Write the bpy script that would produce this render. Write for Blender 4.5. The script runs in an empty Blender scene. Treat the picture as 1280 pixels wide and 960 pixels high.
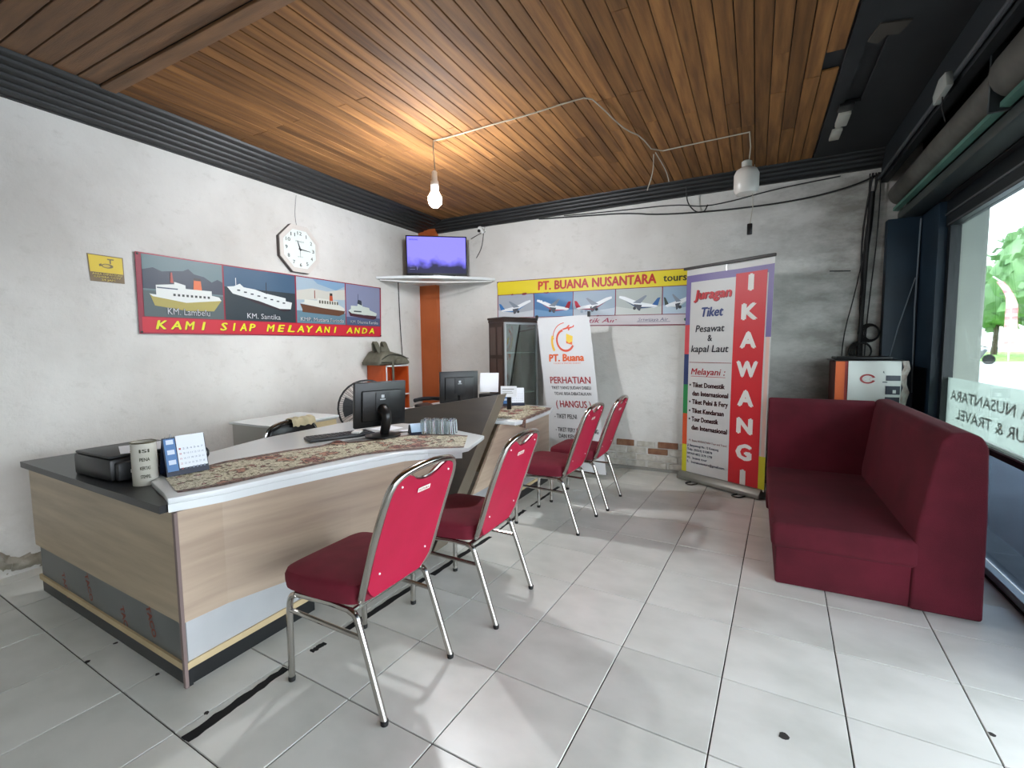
import bpy, bmesh, math, random
from mathutils import Vector, Matrix
random.seed(7)
S = bpy.context.scene
COL = S.collection
PI = math.pi

# ---------------------------------------------------------------- camera
FPX, YAW, PITCH, ROLL, CAMH = 585.8, math.radians(27.47), math.radians(4.54), math.radians(.68), 1.309
fw = Vector((-math.sin(YAW)*math.cos(PITCH), math.cos(YAW)*math.cos(PITCH), -math.sin(PITCH)))
r0 = Vector((math.cos(YAW), math.sin(YAW), 0)); d0 = fw.cross(r0)
c_, s_ = math.cos(ROLL), math.sin(ROLL)
rt = c_*r0 + s_*d0; dn = -s_*r0 + c_*d0
cam = bpy.data.objects.new('camera', bpy.data.cameras.new('camera')); COL.objects.link(cam)
cam.matrix_world = Matrix(((rt.x, -dn.x, -fw.x, 0), (rt.y, -dn.y, -fw.y, 0), (rt.z, -dn.z, -fw.z, CAMH), (0, 0, 0, 1)))
cam.data.sensor_width = 36; cam.data.lens = FPX/1280*36; cam.data.clip_start = .05; cam.data.clip_end = 400
S.camera = cam

# ---------------------------------------------------------------- world and exposure
W = bpy.data.worlds.new('overcast_sky'); S.world = W; W.use_nodes = True
nt = W.node_tree; nt.nodes.clear()
bg = nt.nodes.new('ShaderNodeBackground'); wo = nt.nodes.new('ShaderNodeOutputWorld')
tc = nt.nodes.new('ShaderNodeTexCoord'); sx = nt.nodes.new('ShaderNodeSeparateXYZ'); cr = nt.nodes.new('ShaderNodeValToRGB')
cr.color_ramp.elements[0].position = .0; cr.color_ramp.elements[0].color = (.86, .93, 1.0, 1)
cr.color_ramp.elements[1].position = .6; cr.color_ramp.elements[1].color = (.80, .90, 1.0, 1)
nt.links.new(tc.outputs['Generated'], sx.inputs[0]); nt.links.new(sx.outputs['Z'], cr.inputs[0])
nt.links.new(cr.outputs[0], bg.inputs[0]); nt.links.new(bg.outputs[0], wo.inputs[0])
bg.inputs[1].default_value = 5.0
S.view_settings.view_transform = 'Standard'; S.view_settings.look = 'None'; S.view_settings.gamma = 1
S.view_settings.use_curve_mapping = False
S.view_settings.exposure = 1.05
BULB_STRENGTH = 420.0

# ---------------------------------------------------------------- helpers
def lin(h):
    h = h.lstrip('#')
    o = []
    for k in (0, 2, 4):
        v = int(h[k:k+2], 16)/255
        o.append(v/12.92 if v <= .04045 else ((v+.055)/1.055)**2.4)
    return (*o, 1)
_m = {}
def mat(name, col='#808080', rough=.5, metal=0, var=None, scale=6, stretch=(1, 1, 1), bump=0, bscale=60, coat=0, spec=.5, emit=0, objvar=0, alpha=None, detail=5, thr=(.35, .7)):
    if name in _m: return _m[name]
    m = bpy.data.materials.new(name); m.use_nodes = True; _m[name] = m
    n = m.node_tree.nodes; l = m.node_tree.links; b = n['Principled BSDF']
    b.inputs['Base Color'].default_value = lin(col); b.inputs['Roughness'].default_value = rough
    b.inputs['Metallic'].default_value = metal; b.inputs['Coat Weight'].default_value = coat
    b.inputs['Specular IOR Level'].default_value = spec
    if emit: b.inputs['Emission Color'].default_value = lin(col); b.inputs['Emission Strength'].default_value = emit
    t = n.new('ShaderNodeTexCoord'); mp = n.new('ShaderNodeMapping'); mp.inputs['Scale'].default_value = stretch
    l.new(t.outputs['Object'], mp.inputs[0])
    out = None
    if var:
        no = n.new('ShaderNodeTexNoise'); no.inputs['Scale'].default_value = scale; no.inputs['Detail'].default_value = detail
        l.new(mp.outputs[0], no.inputs['Vector'])
        if objvar:
            oi = n.new('ShaderNodeObjectInfo'); no.noise_dimensions = '4D'; mm = n.new('ShaderNodeMath'); mm.operation = 'MULTIPLY'; mm.inputs[1].default_value = 50
            l.new(oi.outputs['Random'], mm.inputs[0]); l.new(mm.outputs[0], no.inputs['W'])
        r = n.new('ShaderNodeValToRGB'); e = r.color_ramp.elements
        e[0].position, e[1].position = thr; e[0].color = lin(col); e[1].color = lin(var)
        l.new(no.outputs['Fac'], r.inputs[0]); out = r.outputs[0]
        if objvar:
            hs = n.new('ShaderNodeHueSaturation'); mr = n.new('ShaderNodeMapRange'); mr.inputs['To Min'].default_value = 1-objvar; mr.inputs['To Max'].default_value = 1+objvar
            l.new(oi.outputs['Random'], mr.inputs['Value']); l.new(mr.outputs[0], hs.inputs['Value']); l.new(out, hs.inputs['Color']); out = hs.outputs[0]
        l.new(out, b.inputs['Base Color'])
    if bump:
        nb = n.new('ShaderNodeTexNoise'); nb.inputs['Scale'].default_value = bscale; nb.inputs['Detail'].default_value = 4
        l.new(mp.outputs[0], nb.inputs['Vector'])
        bp = n.new('ShaderNodeBump'); bp.inputs['Strength'].default_value = bump; bp.inputs['Distance'].default_value = .01
        l.new(nb.outputs['Fac'], bp.inputs['Height']); l.new(bp.outputs[0], b.inputs['Normal'])
    return m
def pm(h): return mat('print_'+h.lstrip('#'), h, .45)

def wloc(o):
    v = Vector((0, 0, 0))
    while o: v += o.location; o = o.parent
    return v
def tag(o, label=None, cat=None, group=None, kind=None):
    for k, v in (('label', label), ('category', cat), ('group', group), ('kind', kind)):
        if v: o[k] = v
    return o
def thing(name, label, cat, loc=(0, 0, 0), group=None, kind=None):
    o = bpy.data.objects.new(name, None); COL.objects.link(o); o.location = loc; o.empty_display_size = .05
    return tag(o, label, cat, group, kind)
class MB:
    """collects shapes (in world coordinates) and links them as one mesh object"""
    def __init__(s): s.b = bmesh.new(); s.mi = 0
    def _add(s, vs, fs, smooth=False):
        v = [s.b.verts.new(p) for p in vs]
        for f in fs:
            try: q = s.b.faces.new([v[k] for k in f]); q.material_index = s.mi; q.smooth = smooth
            except ValueError: pass
        return s
    def box(s, x0, y0, z0, x1, y1, z1, bev=0, M=None, seg=2):
        t = bmesh.new(); bmesh.ops.create_cube(t, size=1)
        for v in t.verts: v.co = Vector(((x0+x1)/2+v.co.x*(x1-x0), (y0+y1)/2+v.co.y*(y1-y0), (z0+z1)/2+v.co.z*(z1-z0)))
        if bev: bmesh.ops.bevel(t, geom=t.edges[:], offset=bev, segments=seg, affect='EDGES', profile=.5)
        if M is not None: bmesh.ops.transform(t, matrix=M, verts=t.verts)
        return s.merge(t, smooth=bev > 0)
    def merge(s, t, smooth=False):
        t.verts.index_update()
        s._add([v.co.copy() for v in t.verts], [[v.index for v in f.verts] for f in t.faces], smooth); t.free(); return s
    def prism(s, pts, axis, a, b, bev=0, M=None, seg=2):
        """pts 2D polygon extruded along axis 'x','y' or 'z' from a to b"""
        t = bmesh.new()
        def P(p, h): return {'x': (h, p[0], p[1]), 'y': (p[0], h, p[1]), 'z': (p[0], p[1], h)}[axis]
        v0 = [t.verts.new(P(p, a)) for p in pts]; v1 = [t.verts.new(P(p, b)) for p in pts]; n = len(pts)
        t.faces.new(v0); t.faces.new(v1[::-1])
        for k in range(n): t.faces.new((v0[k], v1[k], v1[(k+1) % n], v0[(k+1) % n]))
        bmesh.ops.recalc_face_normals(t, faces=t.faces)
        if bev: bmesh.ops.bevel(t, geom=t.edges[:], offset=bev, segments=seg, affect='EDGES', profile=.5)
        if M is not None: bmesh.ops.transform(t, matrix=M, verts=t.verts)
        return s.merge(t, smooth=bev > 0)
    def tube(s, pts, r, n=8, cap=True, closed=False, smooth=0):
        pts = [Vector(p) for p in pts]
        for _ in range(smooth):
            q = [] if closed else [pts[0]]
            m = len(pts)
            for k in range(m if closed else m-1):
                a, b = pts[k], pts[(k+1) % m]; q += [a*.75+b*.25, a*.25+b*.75]
            if not closed: q = [q[0]]+q[2:-1]+[pts[-1]]
            pts = q
        m = len(pts); rs = r if isinstance(r, (list, tuple)) else [r]*m
        if len(rs) != m: rs = [rs[0]+(rs[-1]-rs[0])*k/(m-1) for k in range(m)]
        up = None; rings = []
        for k in range(m):
            if closed: d = pts[(k+1) % m]-pts[k-1]
            else: d = pts[min(k+1, m-1)]-pts[max(k-1, 0)]
            d.normalize()
            if up is None: up = d.orthogonal().normalized()
            u = (up-d*up.dot(d))
            u = u.normalized() if u.length > 1e-6 else d.orthogonal().normalized()
            up = u; w = d.cross(u)
            rings.append([pts[k]+(u*math.cos(2*PI*j/n)+w*math.sin(2*PI*j/n))*rs[k] for j in range(n)])
        vs = [p for R in rings for p in R]; fs = []
        for k in range(m if closed else m-1):
            a, b = k*n, ((k+1) % m)*n
            for j in range(n): fs.append((a+j, a+(j+1) % n, b+(j+1) % n, b+j))
        if cap and not closed: fs += [tuple(range(n))[::-1], tuple((m-1)*n+j for j in range(n))]
        return s._add(vs, fs, True)
    def lathe(s, prof, c=(0, 0, 0), n=20, M=None, sc=(1, 1)):
        vs = []; fs = []
        for r, z in prof:
            for j in range(n): vs.append(Vector((r*math.cos(2*PI*j/n)*sc[0], r*math.sin(2*PI*j/n)*sc[1], z)))
        m = len(prof)
        for k in range(m-1):
            for j in range(n): fs.append((k*n+j, k*n+(j+1) % n, (k+1)*n+(j+1) % n, (k+1)*n+j))
        if prof[0][0] > 1e-5: fs.append(tuple(range(n))[::-1])
        if prof[-1][0] > 1e-5: fs.append(tuple((m-1)*n+j for j in range(n)))
        if M is not None: vs = [M @ v for v in vs]
        return s._add([v+Vector(c) for v in vs], fs, True)
    def surf(s, grid, smooth=True, thick=0):
        R, Cn = len(grid), len(grid[0]); vs = [Vector(p) for row in grid for p in row]
        fs = [(a*Cn+b, a*Cn+b+1, (a+1)*Cn+b+1, (a+1)*Cn+b) for a in range(R-1) for b in range(Cn-1)]
        t = bmesh.new(); v = [t.verts.new(p) for p in vs]
        for f in fs: t.faces.new([v[k] for k in f])
        bmesh.ops.recalc_face_normals(t, faces=t.faces)
        if thick: bmesh.ops.solidify(t, geom=t.faces[:], thickness=thick)
        return s.merge(t, smooth)
    def build(s, name, mats, parent=None, kind=None, label=None, cat=None, group=None, fix=True, loc=None):
        me = bpy.data.meshes.new(name)
        if fix: bmesh.ops.recalc_face_normals(s.b, faces=s.b.faces)
        off = wloc(parent) if parent else Vector((0, 0, 0))
        if loc is not None: off = off*0+Vector(loc)
        if off.length: bmesh.ops.translate(s.b, vec=-off, verts=s.b.verts)
        s.b.to_mesh(me); s.b.free()
        try: me.set_sharp_from_angle(angle=math.radians(42))
        except Exception: pass
        o = bpy.data.objects.new(name, me); COL.objects.link(o)
        for m in (mats if isinstance(mats, (list, tuple)) else [mats]): me.materials.append(m)
        if parent: o.parent = parent
        if loc is not None: o.location = Vector(loc)-(wloc(parent) if parent else Vector((0, 0, 0)))
        return tag(o, label, cat, group, kind)
def copy_tree(o, parent=None):
    c = o.copy(); COL.objects.link(c)
    if parent: c.parent = parent
    for ch in list(o.children): copy_tree(ch, c)
    return c

# flat prints -------------------------------------------------------
_t = {}
def text2d(s, bold=0, shear=0):
    k = (s, bold, shear)
    if k in _t: return _t[k]
    cu = bpy.data.curves.new('t', 'FONT'); cu.body = s; cu.size = 1; cu.shear = shear; cu.resolution_u = 2
    cu.fill_mode = 'FRONT'
    ob = bpy.data.objects.new('t', cu); COL.objects.link(ob)
    dg = bpy.context.evaluated_depsgraph_get(); dg.update()
    me = bpy.data.meshes.new_from_object(ob.evaluated_get(dg))
    vs = [(v.co.x, v.co.y) for v in me.vertices]; fs = [tuple(p.vertices) for p in me.polygons]
    if bold:    # thicken by overlapping shifted copies (a curve offset folds glyphs such as M over themselves)
        n0 = len(vs); f0, v0 = fs, vs; vs = []; fs = []
        for q, (dx, dy) in enumerate(((-1, 0), (1, 0), (0, -.7), (0, .7))):
            vs += [(x+dx*bold, y+dy*bold) for x, y in v0]; fs += [tuple(i+q*n0 for i in f) for f in f0]
    bpy.data.objects.remove(ob); bpy.data.curves.remove(cu); bpy.data.meshes.remove(me)
    x0 = min(v[0] for v in vs); x1 = max(v[0] for v in vs)
    vs = [((x-x0)/(x1-x0), y/.72) for x, y in vs]        # width 1, capital height about 1
    _t[k] = (vs, fs); return _t[k]
def frame(O, U, V):
    O, U, V = Vector(O), Vector(U).normalized(), Vector(V).normalized(); N = U.cross(V)
    return lambda u, v, h=0: O+U*u+V*v+N*h
def quad(BL, BR, TR, TL, w, hh, ripple=None):
    BL, BR, TR, TL = map(Vector, (BL, BR, TR, TL)); N = (BR-BL).cross(TL-BL).normalized()
    def f(u, v, h=0):
        a, b = u/w, v/hh
        p = (BL*(1-a)+BR*a)*(1-b)+(TL*(1-a)+TR*a)*b
        return p+N*(h+(ripple(u, v) if ripple else 0))
    return f
class Flat:
    def __init__(s, f, grid=0): s.f = f; s.g = grid; s.b = bmesh.new(); s.cols = []
    def ci(s, c):
        if c not in s.cols: s.cols.append(c)
        return s.cols.index(c)
    def _put(s, vs, fs, c, h):
        t = bmesh.new(); v = [t.verts.new((p[0], p[1], 0)) for p in vs]
        for f in fs:
            try: t.faces.new([v[k] for k in f])
            except ValueError: pass
        if s.g:
            xs = [p[0] for p in vs]; ys = [p[1] for p in vs]
            for ax, lo, hi in ((0, min(xs), max(xs)), (1, min(ys), max(ys))):
                k = math.floor(lo/s.g)+1
                while k*s.g < hi-1e-6:
                    no = (1, 0, 0) if ax == 0 else (0, 1, 0); co = (k*s.g, 0, 0) if ax == 0 else (0, k*s.g, 0)
                    bmesh.ops.bisect_plane(t, geom=t.verts[:]+t.edges[:]+t.faces[:], plane_co=co, plane_no=no); k += 1
        t.verts.index_update(); i = s.ci(c)
        V = [s.b.verts.new(s.f(q.co.x, q.co.y, h)) for q in t.verts]
        for f in t.faces:
            try: q = s.b.faces.new([V[a.index] for a in f.verts]); q.material_index = i
            except ValueError: pass
        t.free(); return s
    def poly(s, pts, c, h=.001): return s._put(pts, [tuple(range(len(pts)))], c, h)
    def rect(s, x0, y0, x1, y1, c, h=.001): return s.poly([(x0, y0), (x1, y0), (x1, y1), (x0, y1)], c, h)
    def ring(s, cx, cy, r0, r1, c, a0=0, a1=360, h=.001, sy=1, n=20):
        A = [math.radians(a0+(a1-a0)*k/n) for k in range(n+1)]
        vs = [(cx+r0*math.cos(a), cy+r0*sy*math.sin(a)) for a in A]+[(cx+r1*math.cos(a), cy+r1*sy*math.sin(a)) for a in A]
        return s._put(vs, [(k, k+1, n+2+k, n+1+k) for k in range(n)], c, h)
    def disc(s, cx, cy, r, c, h=.001, sy=1, n=16): return s.poly([(cx+r*math.cos(2*PI*k/n), cy+r*sy*math.sin(2*PI*k/n)) for k in range(n)], c, h)
    def text(s, t, x, y, w, hh, c, h=.002, bold=0, shear=0, mirror=False, rot=0):
        vs, fs = text2d(t, bold, shear); o = []
        ca, sa = math.cos(rot), math.sin(rot)
        for a, b in vs:
            if mirror: a = 1-a
            a *= w; b *= hh; o.append((x+a*ca-b*sa, y+a*sa+b*ca))
        if mirror: fs = [f[::-1] for f in fs]
        return s._put(o, fs, c, h)
    def build(s, name, parent=None, label=None, thick=0, mats=None, **k):
        if thick:
            bmesh.ops.remove_doubles(s.b, verts=s.b.verts, dist=1e-5)
            bmesh.ops.recalc_face_normals(s.b, faces=s.b.faces)
            n0 = s.f(0, 0, 1)-s.f(0, 0, 0)
            g = bmesh.ops.extrude_face_region(s.b, geom=s.b.faces[:])
            bmesh.ops.translate(s.b, vec=-n0.normalized()*thick, verts=[e for e in g['geom'] if isinstance(e, bmesh.types.BMVert)])
        m = MB(); m.b.free(); m.b = s.b
        return m.build(name, mats or [pm(c) for c in s.cols], parent, label=label, fix=bool(thick), **k)

def T(f, parent, name, txt, x, y, w, hh, c, grid=0, **k):
    F = Flat(f, grid); F.text(txt, x, y, w, hh, c, **k); return F.build(name, parent)

# ---------------------------------------------------------------- materials
def wall_mat():
    m = bpy.data.materials.new('limewashed_plaster'); m.use_nodes = True; n = m.node_tree.nodes; l = m.node_tree.links; b = n['Principled BSDF']
    b.inputs['Roughness'].default_value = .85; b.inputs['Specular IOR Level'].default_value = .2
    t = n.new('ShaderNodeTexCoord')
    def noise(sc, det=6, st=(1, 1, 1), rough=.55):
        mp = n.new('ShaderNodeMapping'); mp.inputs['Scale'].default_value = st; l.new(t.outputs['Object'], mp.inputs[0])
        x = n.new('ShaderNodeTexNoise'); x.inputs['Scale'].default_value = sc; x.inputs['Detail'].default_value = det; x.inputs['Roughness'].default_value = rough
        l.new(mp.outputs[0], x.inputs['Vector']); return x.outputs['Fac']
    def ramp(src, p0, c0, p1, c1):
        r = n.new('ShaderNodeValToRGB'); e = r.color_ramp.elements; e[0].position = p0; e[1].position = p1; e[0].color = c0; e[1].color = c1
        l.new(src, r.inputs[0]); return r.outputs[0]
    def mix(f, a, c):
        x = n.new('ShaderNodeMix'); x.data_type = 'RGBA'
        l.new(f, x.inputs[0]); 
        for s, i in ((a, 6), (c, 7)):
            if isinstance(s, tuple): x.inputs[i].default_value = s
            else: l.new(s, x.inputs[i])
        return x.outputs[2]
    def rng(src, a, c):
        r = n.new('ShaderNodeMapRange'); r.inputs['From Min'].default_value = a; r.inputs['From Max'].default_value = c; l.new(src, r.inputs['Value']); return r.outputs[0]
    def mul(a, c):
        r = n.new('ShaderNodeMath'); r.operation = 'MULTIPLY'; l.new(a, r.inputs[0]); (l.new(c, r.inputs[1]) if not isinstance(c, float) else setattr(r.inputs[1], 'default_value', c)); return r.outputs[0]
    base = ramp(noise(1.3), .35, lin('#c9c6c0'), .65, lin('#dad8d3'))
    spots = ramp(noise(9, 8, (1, 1, 1.6), .7), .56, (0, 0, 0, 1), .72, (1, 1, 1, 1))
    base = mix(mul(spots, .3), base, lin('#a9a59b'))
    # mould and grime low on the walls; shopfront end mixes grime with painted shade
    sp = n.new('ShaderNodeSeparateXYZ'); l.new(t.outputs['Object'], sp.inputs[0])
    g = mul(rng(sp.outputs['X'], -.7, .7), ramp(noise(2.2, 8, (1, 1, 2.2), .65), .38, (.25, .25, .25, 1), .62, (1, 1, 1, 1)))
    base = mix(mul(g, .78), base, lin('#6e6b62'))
    lo = mul(rng(sp.outputs['Z'], .75, .05), ramp(noise(3.5, 8, (1, 1, 1), .7), .35, (.1, .1, .1, 1), .6, (1, 1, 1, 1)))
    base = mix(mul(lo, .35), base, lin('#8f8a7c'))
    l.new(base, b.inputs['Base Color'])
    bp = n.new('ShaderNodeBump'); bp.inputs['Strength'].default_value = .35; bp.inputs['Distance'].default_value = .02
    l.new(noise(14, 8, (1, 1, 1), .65), bp.inputs['Height']); l.new(bp.outputs[0], b.inputs['Normal'])
    return m
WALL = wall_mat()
PLANK = mat('varnished_ceiling_wood', '#664529', .75, var='#8f6439', scale=3, stretch=(9, .7, 9), bump=.25, bscale=25, objvar=.28, spec=.2)
PLANKX = mat('varnished_ceiling_wood_cross', '#5c4128', .6, var='#7d5836', scale=3, stretch=(.7, 9, 9), bump=.25, bscale=25, objvar=.22)
BLACKWOOD = mat('black_painted_wood', '#111213', .5, var='#1b1c1d', scale=8)
DARK = mat('sooty_black_board', '#101214', .75, var='#1c1e20', scale=3)
TILE = mat('ceramic_floor_tile', '#c2c3bb', .3, var='#d9d9d2', scale=3.2, stretch=(1, 1.5, 1), bump=.03, bscale=20, objvar=.05, detail=8, thr=(.3, .62))
GROUT = mat('dirty_grout', '#2c2925', .9)
LAM = mat('pale_oak_laminate', '#a3927a', .42, var='#bdab90', scale=2.2, stretch=(.7, .7, 9), bump=.05, bscale=20, detail=8)
STEEL = mat('brushed_steel_sheet', '#dfe1e3', .42, .75, var='#cfd2d5', scale=3)
BLACKLAM = mat('black_laminate', '#141618', .35)
DKBROWN = mat('dark_brown_laminate', '#2b2620', .45, var='#352f27', scale=4, stretch=(1, 1, 6))
EDGE = mat('greige_edge_laminate', '#6b6254', .45)
WHITELAM = mat('white_laminate', '#dfe3e3', .25, coat=.2)
BEIGE = mat('raw_beige_board', '#c9b48c', .6, var='#b9a47e')
CHROME = mat('chrome_tube', '#b8b4ae', .16, 1)
RED = mat('crimson_vinyl_back', '#9e0e33', .5, var='#a8133a', scale=5, bump=.06, bscale=300, spec=.3)
SEATRED = mat('dark_red_velour_seat', '#650820', .85, var='#720e27', scale=12, bump=.15, bscale=400)
RUBBER = mat('black_rubber', '#0c0c0c', .7)
SOFA = mat('wine_red_sofa_fabric', '#4c0617', .95, var='#5f0f22', scale=4, bump=.3, bscale=350, detail=9)
BLACKP = mat('black_plastic', '#0d0d0e', .38)
GREYP = mat('grey_plastic', '#55585a', .5)
WHITEP = mat('white_plastic', '#e4e4e0', .35)
PAPER = mat('white_paper', '#e3e6ea', .8)
ORANGE = mat('orange_board', '#c4501c', .5, var='#cf5e28')
ORPAINT = mat('orange_wall_paint', '#a4501f', .6, var='#b35a28', scale=3)
BLUE = mat('dark_blue_paint', '#0f2331', .5, var='#142c3d', scale=4)
ALU = mat('aluminium', '#a9adb0', .35, 1)
CABLEW = mat('white_cable', '#a39c8e', .6)
CABLEB = mat('black_cable', '#121212', .6)
def glassmat(name, tint, amount=.06, rough=.02):
    m = bpy.data.materials.new(name); m.use_nodes = True; n = m.node_tree.nodes; l = m.node_tree.links; n.remove(n['Principled BSDF'])
    tr = n.new('ShaderNodeBsdfTransparent'); tr.inputs[0].default_value = tint; gl = n.new('ShaderNodeBsdfGlossy'); gl.inputs['Roughness'].default_value = rough
    lw = n.new('ShaderNodeLayerWeight'); lw.inputs[0].default_value = .25; ad = n.new('ShaderNodeMath'); ad.operation = 'MULTIPLY_ADD'; ad.inputs[1].default_value = .5; ad.inputs[2].default_value = amount
    ad.use_clamp = True
    mx = n.new('ShaderNodeMixShader'); l.new(lw.outputs['Fresnel'], ad.inputs[0]); l.new(ad.outputs[0], mx.inputs[0]); l.new(tr.outputs[0], mx.inputs[1]); l.new(gl.outputs[0], mx.inputs[2])
    l.new(mx.outputs[0], n['Material Output'].inputs[0]); return m
GLASS = glassmat('clear_window_glass', (.93, .97, .95, 1), .02)
CABGLASS = glassmat('cabinet_glass', (.75, .85, .8, 1), .12)
DRINKGLASS = glassmat('drinking_glass', (.88, .93, .95, 1), .30)
def film():
    m = bpy.data.materials.new('frosted_film'); m.use_nodes = True; n = m.node_tree.nodes; l = m.node_tree.links; n.remove(n['Principled BSDF'])
    tl = n.new('ShaderNodeBsdfTranslucent'); tl.inputs[0].default_value = (.75, .8, .75, 1); df = n.new('ShaderNodeBsdfDiffuse'); df.inputs[0].default_value = (.5, .53, .5, 1)
    tr = n.new('ShaderNodeBsdfTransparent'); tr.inputs[0].default_value = (.8, .84, .8, 1)
    a = n.new('ShaderNodeMixShader'); a.inputs[0].default_value = .4; b = n.new('ShaderNodeMixShader'); b.inputs[0].default_value = .35
    l.new(tl.outputs[0], a.inputs[1]); l.new(df.outputs[0], a.inputs[2]); l.new(a.outputs[0], b.inputs[1]); l.new(tr.outputs[0], b.inputs[2]); l.new(b.outputs[0], n['Material Output'].inputs[0]); return m
FILM = film()

# ---------------------------------------------------------------- the room
XL, XR, YB, YF, ZC = -3.86, 1.22, 4.95, -2.2, 2.87
def struct(name, mb, m, **k): return mb.build(name, m, kind='structure', **k)
fl = struct('floor', MB().box(XL-.1, YF-.1, -.12, XR+.05, YB+.1, -.006), GROUT)
TS, TX, TY, TA = .4, -2.300*.4, 2.911*.4, math.radians(-2.54)
ca, sa = math.cos(TA), math.sin(TA)
def tile(pts):
    """one bevelled ceramic tile clipped to the room"""
    t = bmesh.new(); v = [t.verts.new((p[0], p[1], 0)) for p in pts]; t.faces.new(v)
    for co, no in (((XL, 0, 0), (-1, 0, 0)), ((XR-.04, 0, 0), (1, 0, 0)), ((0, YB, 0), (0, 1, 0)), ((0, YF, 0), (0, -1, 0))):
        bmesh.ops.bisect_plane(t, geom=t.verts[:]+t.edges[:]+t.faces[:], plane_co=co, plane_no=no, clear_outer=True)
    if not t.faces: t.free(); return None
    P = [q.co.copy() for q in t.faces[:][0].verts]; t.free(); return P
shared = None
for j in range(-9, 7):
    for i in range(-9, 10):
        g = .0024
        L = [(j+g/TS, i+g/TS), (j+1-g/TS, i+g/TS), (j+1-g/TS, i+1-g/TS), (j+g/TS, i+1-g/TS)]
        wp = [(TX+(a*ca-b*sa)*TS, TY+(a*sa+b*ca)*TS) for a, b in L]
        P = tile(wp)
        if not P or len(P) < 3: continue
        full = all(XL < p[0] < XR-.04 and YF < p[1] < YB for p in wp)
        cx, cy = TX+((j+.5)*ca-(i+.5)*sa)*TS, TY+((j+.5)*sa+(i+.5)*ca)*TS
        if max(p.y for p in P) < -.3:
            continue
        if full and shared:
            o = bpy.data.objects.new('tile', shared); COL.objects.link(o)
        else:
            m = MB(); Q = [(p.x-cx, p.y-cy) for p in P]
            n = len(Q); mx = sum(p[0] for p in Q)/n; my = sum(p[1] for p in Q)/n; k = .992
            top = [(mx+(p[0]-mx)*k, my+(p[1]-my)*k, 0) for p in Q]
            m._add([(p[0], p[1], -.008) for p in Q]+[(p[0], p[1], -.0015) for p in Q]+top,
                   [tuple(range(2*n, 3*n))]+[(a, (a+1) % n, n+(a+1) % n, n+a) for a in range(n)]+[(n+a, n+(a+1) % n, 2*n+(a+1) % n, 2*n+a) for a in range(n)])
            o = m.build('tile', TILE)
            if full: shared = o.data
        o.location = (cx, cy, random.uniform(-.0007, 0)); o.parent = fl
# rear part of the floor, behind the camera
MB().box(XL, YF, -.008, XR-.04, -.55, 0).build('floor_rear', TILE, fl)
# broken strips of missing grout along the old counter line
def jag(x0, y0, x1, y1, w0, w1, n=14):
    a = []; b = []
    for k in range(n+1):
        t = k/n; x = x0+(x1-x0)*t; y = y0+(y1-y0)*t; w = w0+(w1-w0)*t
        a.append((x-w/2+random.uniform(-.005, .005), y)); b.append((x+w/2+random.uniform(-.002, .006), y))
    return a+b[::-1]
for q in ((-1.675, .80, -1.685, 1.19, .042, .03), (-1.68, 1.31, -1.675, 1.38, .025, .02), (-1.665, 1.5, -1.64, 2.05, .035, .03), (-1.63, 2.1, -1.6, 2.72, .035, .025), (-1.60, 2.85, -1.615, 3.3, .012, .03), (-1.61, 3.4, -1.6, 4.0, .01, .03)):
    MB().prism(jag(*q), 'z', -.004, .0012).build('missing_grout_strip', mat('black_gap', '#0b0b0b', .9), fl)
MB().prism([(.117+.018*math.cos(a)*random.uniform(.7, 1.2), 1.717+.016*math.sin(a)) for a in [k*PI/5 for k in range(10)]], 'z', -.004, .001).build('floor_chip', GROUT, fl)
for cxy in ((-2.481, 0.839), (-2.122, 0.931), (-2.525, 0.955), (-1.730, 0.903), (0.733, 2.033)):
    MB().prism([(cxy[0]+.010*math.cos(a)*random.uniform(.6, 1.3), cxy[1]+.009*math.sin(a)*random.uniform(.6, 1.3)) for a in [k*PI/4 for k in range(8)]], 'z', -.004, .001).build('floor_chip', GROUT, fl)

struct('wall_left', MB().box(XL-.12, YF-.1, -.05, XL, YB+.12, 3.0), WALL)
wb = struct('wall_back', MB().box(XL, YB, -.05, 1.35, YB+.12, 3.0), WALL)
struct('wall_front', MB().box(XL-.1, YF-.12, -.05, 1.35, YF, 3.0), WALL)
# wall_right: solid above the shopfront
struct('wall_right', MB().box(1.14, YF, 2.30, 1.34, YB, 3.0), DARK)
# crumbling plaster and bare bricks at the foot of the back wall
WBRICK = mat('whitewashed_brick', '#c6c3ba', .9, var='#aca698', scale=18, bump=.6, bscale=50, detail=8)
RBRICK = mat('bare_red_brick', '#7c5540', .95, var='#8f6a50', scale=20, bump=.6, bscale=60)
for row in range(4):
    for k in range(9):
        x = -1.62+k*.215+(row % 2)*.1; z = .03+row*.072
        if x > -.45: continue
        bare = (row, k) in ((3, 3), (3, 1), (3, 5), (2, 3))
        q = MB().box(x, YB-.010-random.uniform(0, .008), z, x+.203-random.uniform(0, .02), YB+.02, z+.064-random.uniform(0, .008), bev=.004, seg=1)
        q.build('brick', RBRICK if bare else WBRICK, wb)
def blob(n, rx, rz, seed):
    r = random.Random(seed); return [(rx*math.cos(2*PI*k/n)*r.uniform(.7, 1.15), rz*math.sin(2*PI*k/n)*r.uniform(.7, 1.15)) for k in range(n)]
wl = bpy.data.objects['wall_left']
MORTAR = mat('crumbled_mortar', '#9c968a', .95, var='#77715f', scale=14, bump=.9, bscale=30, detail=8)
rr_ = random.Random(5)
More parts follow.
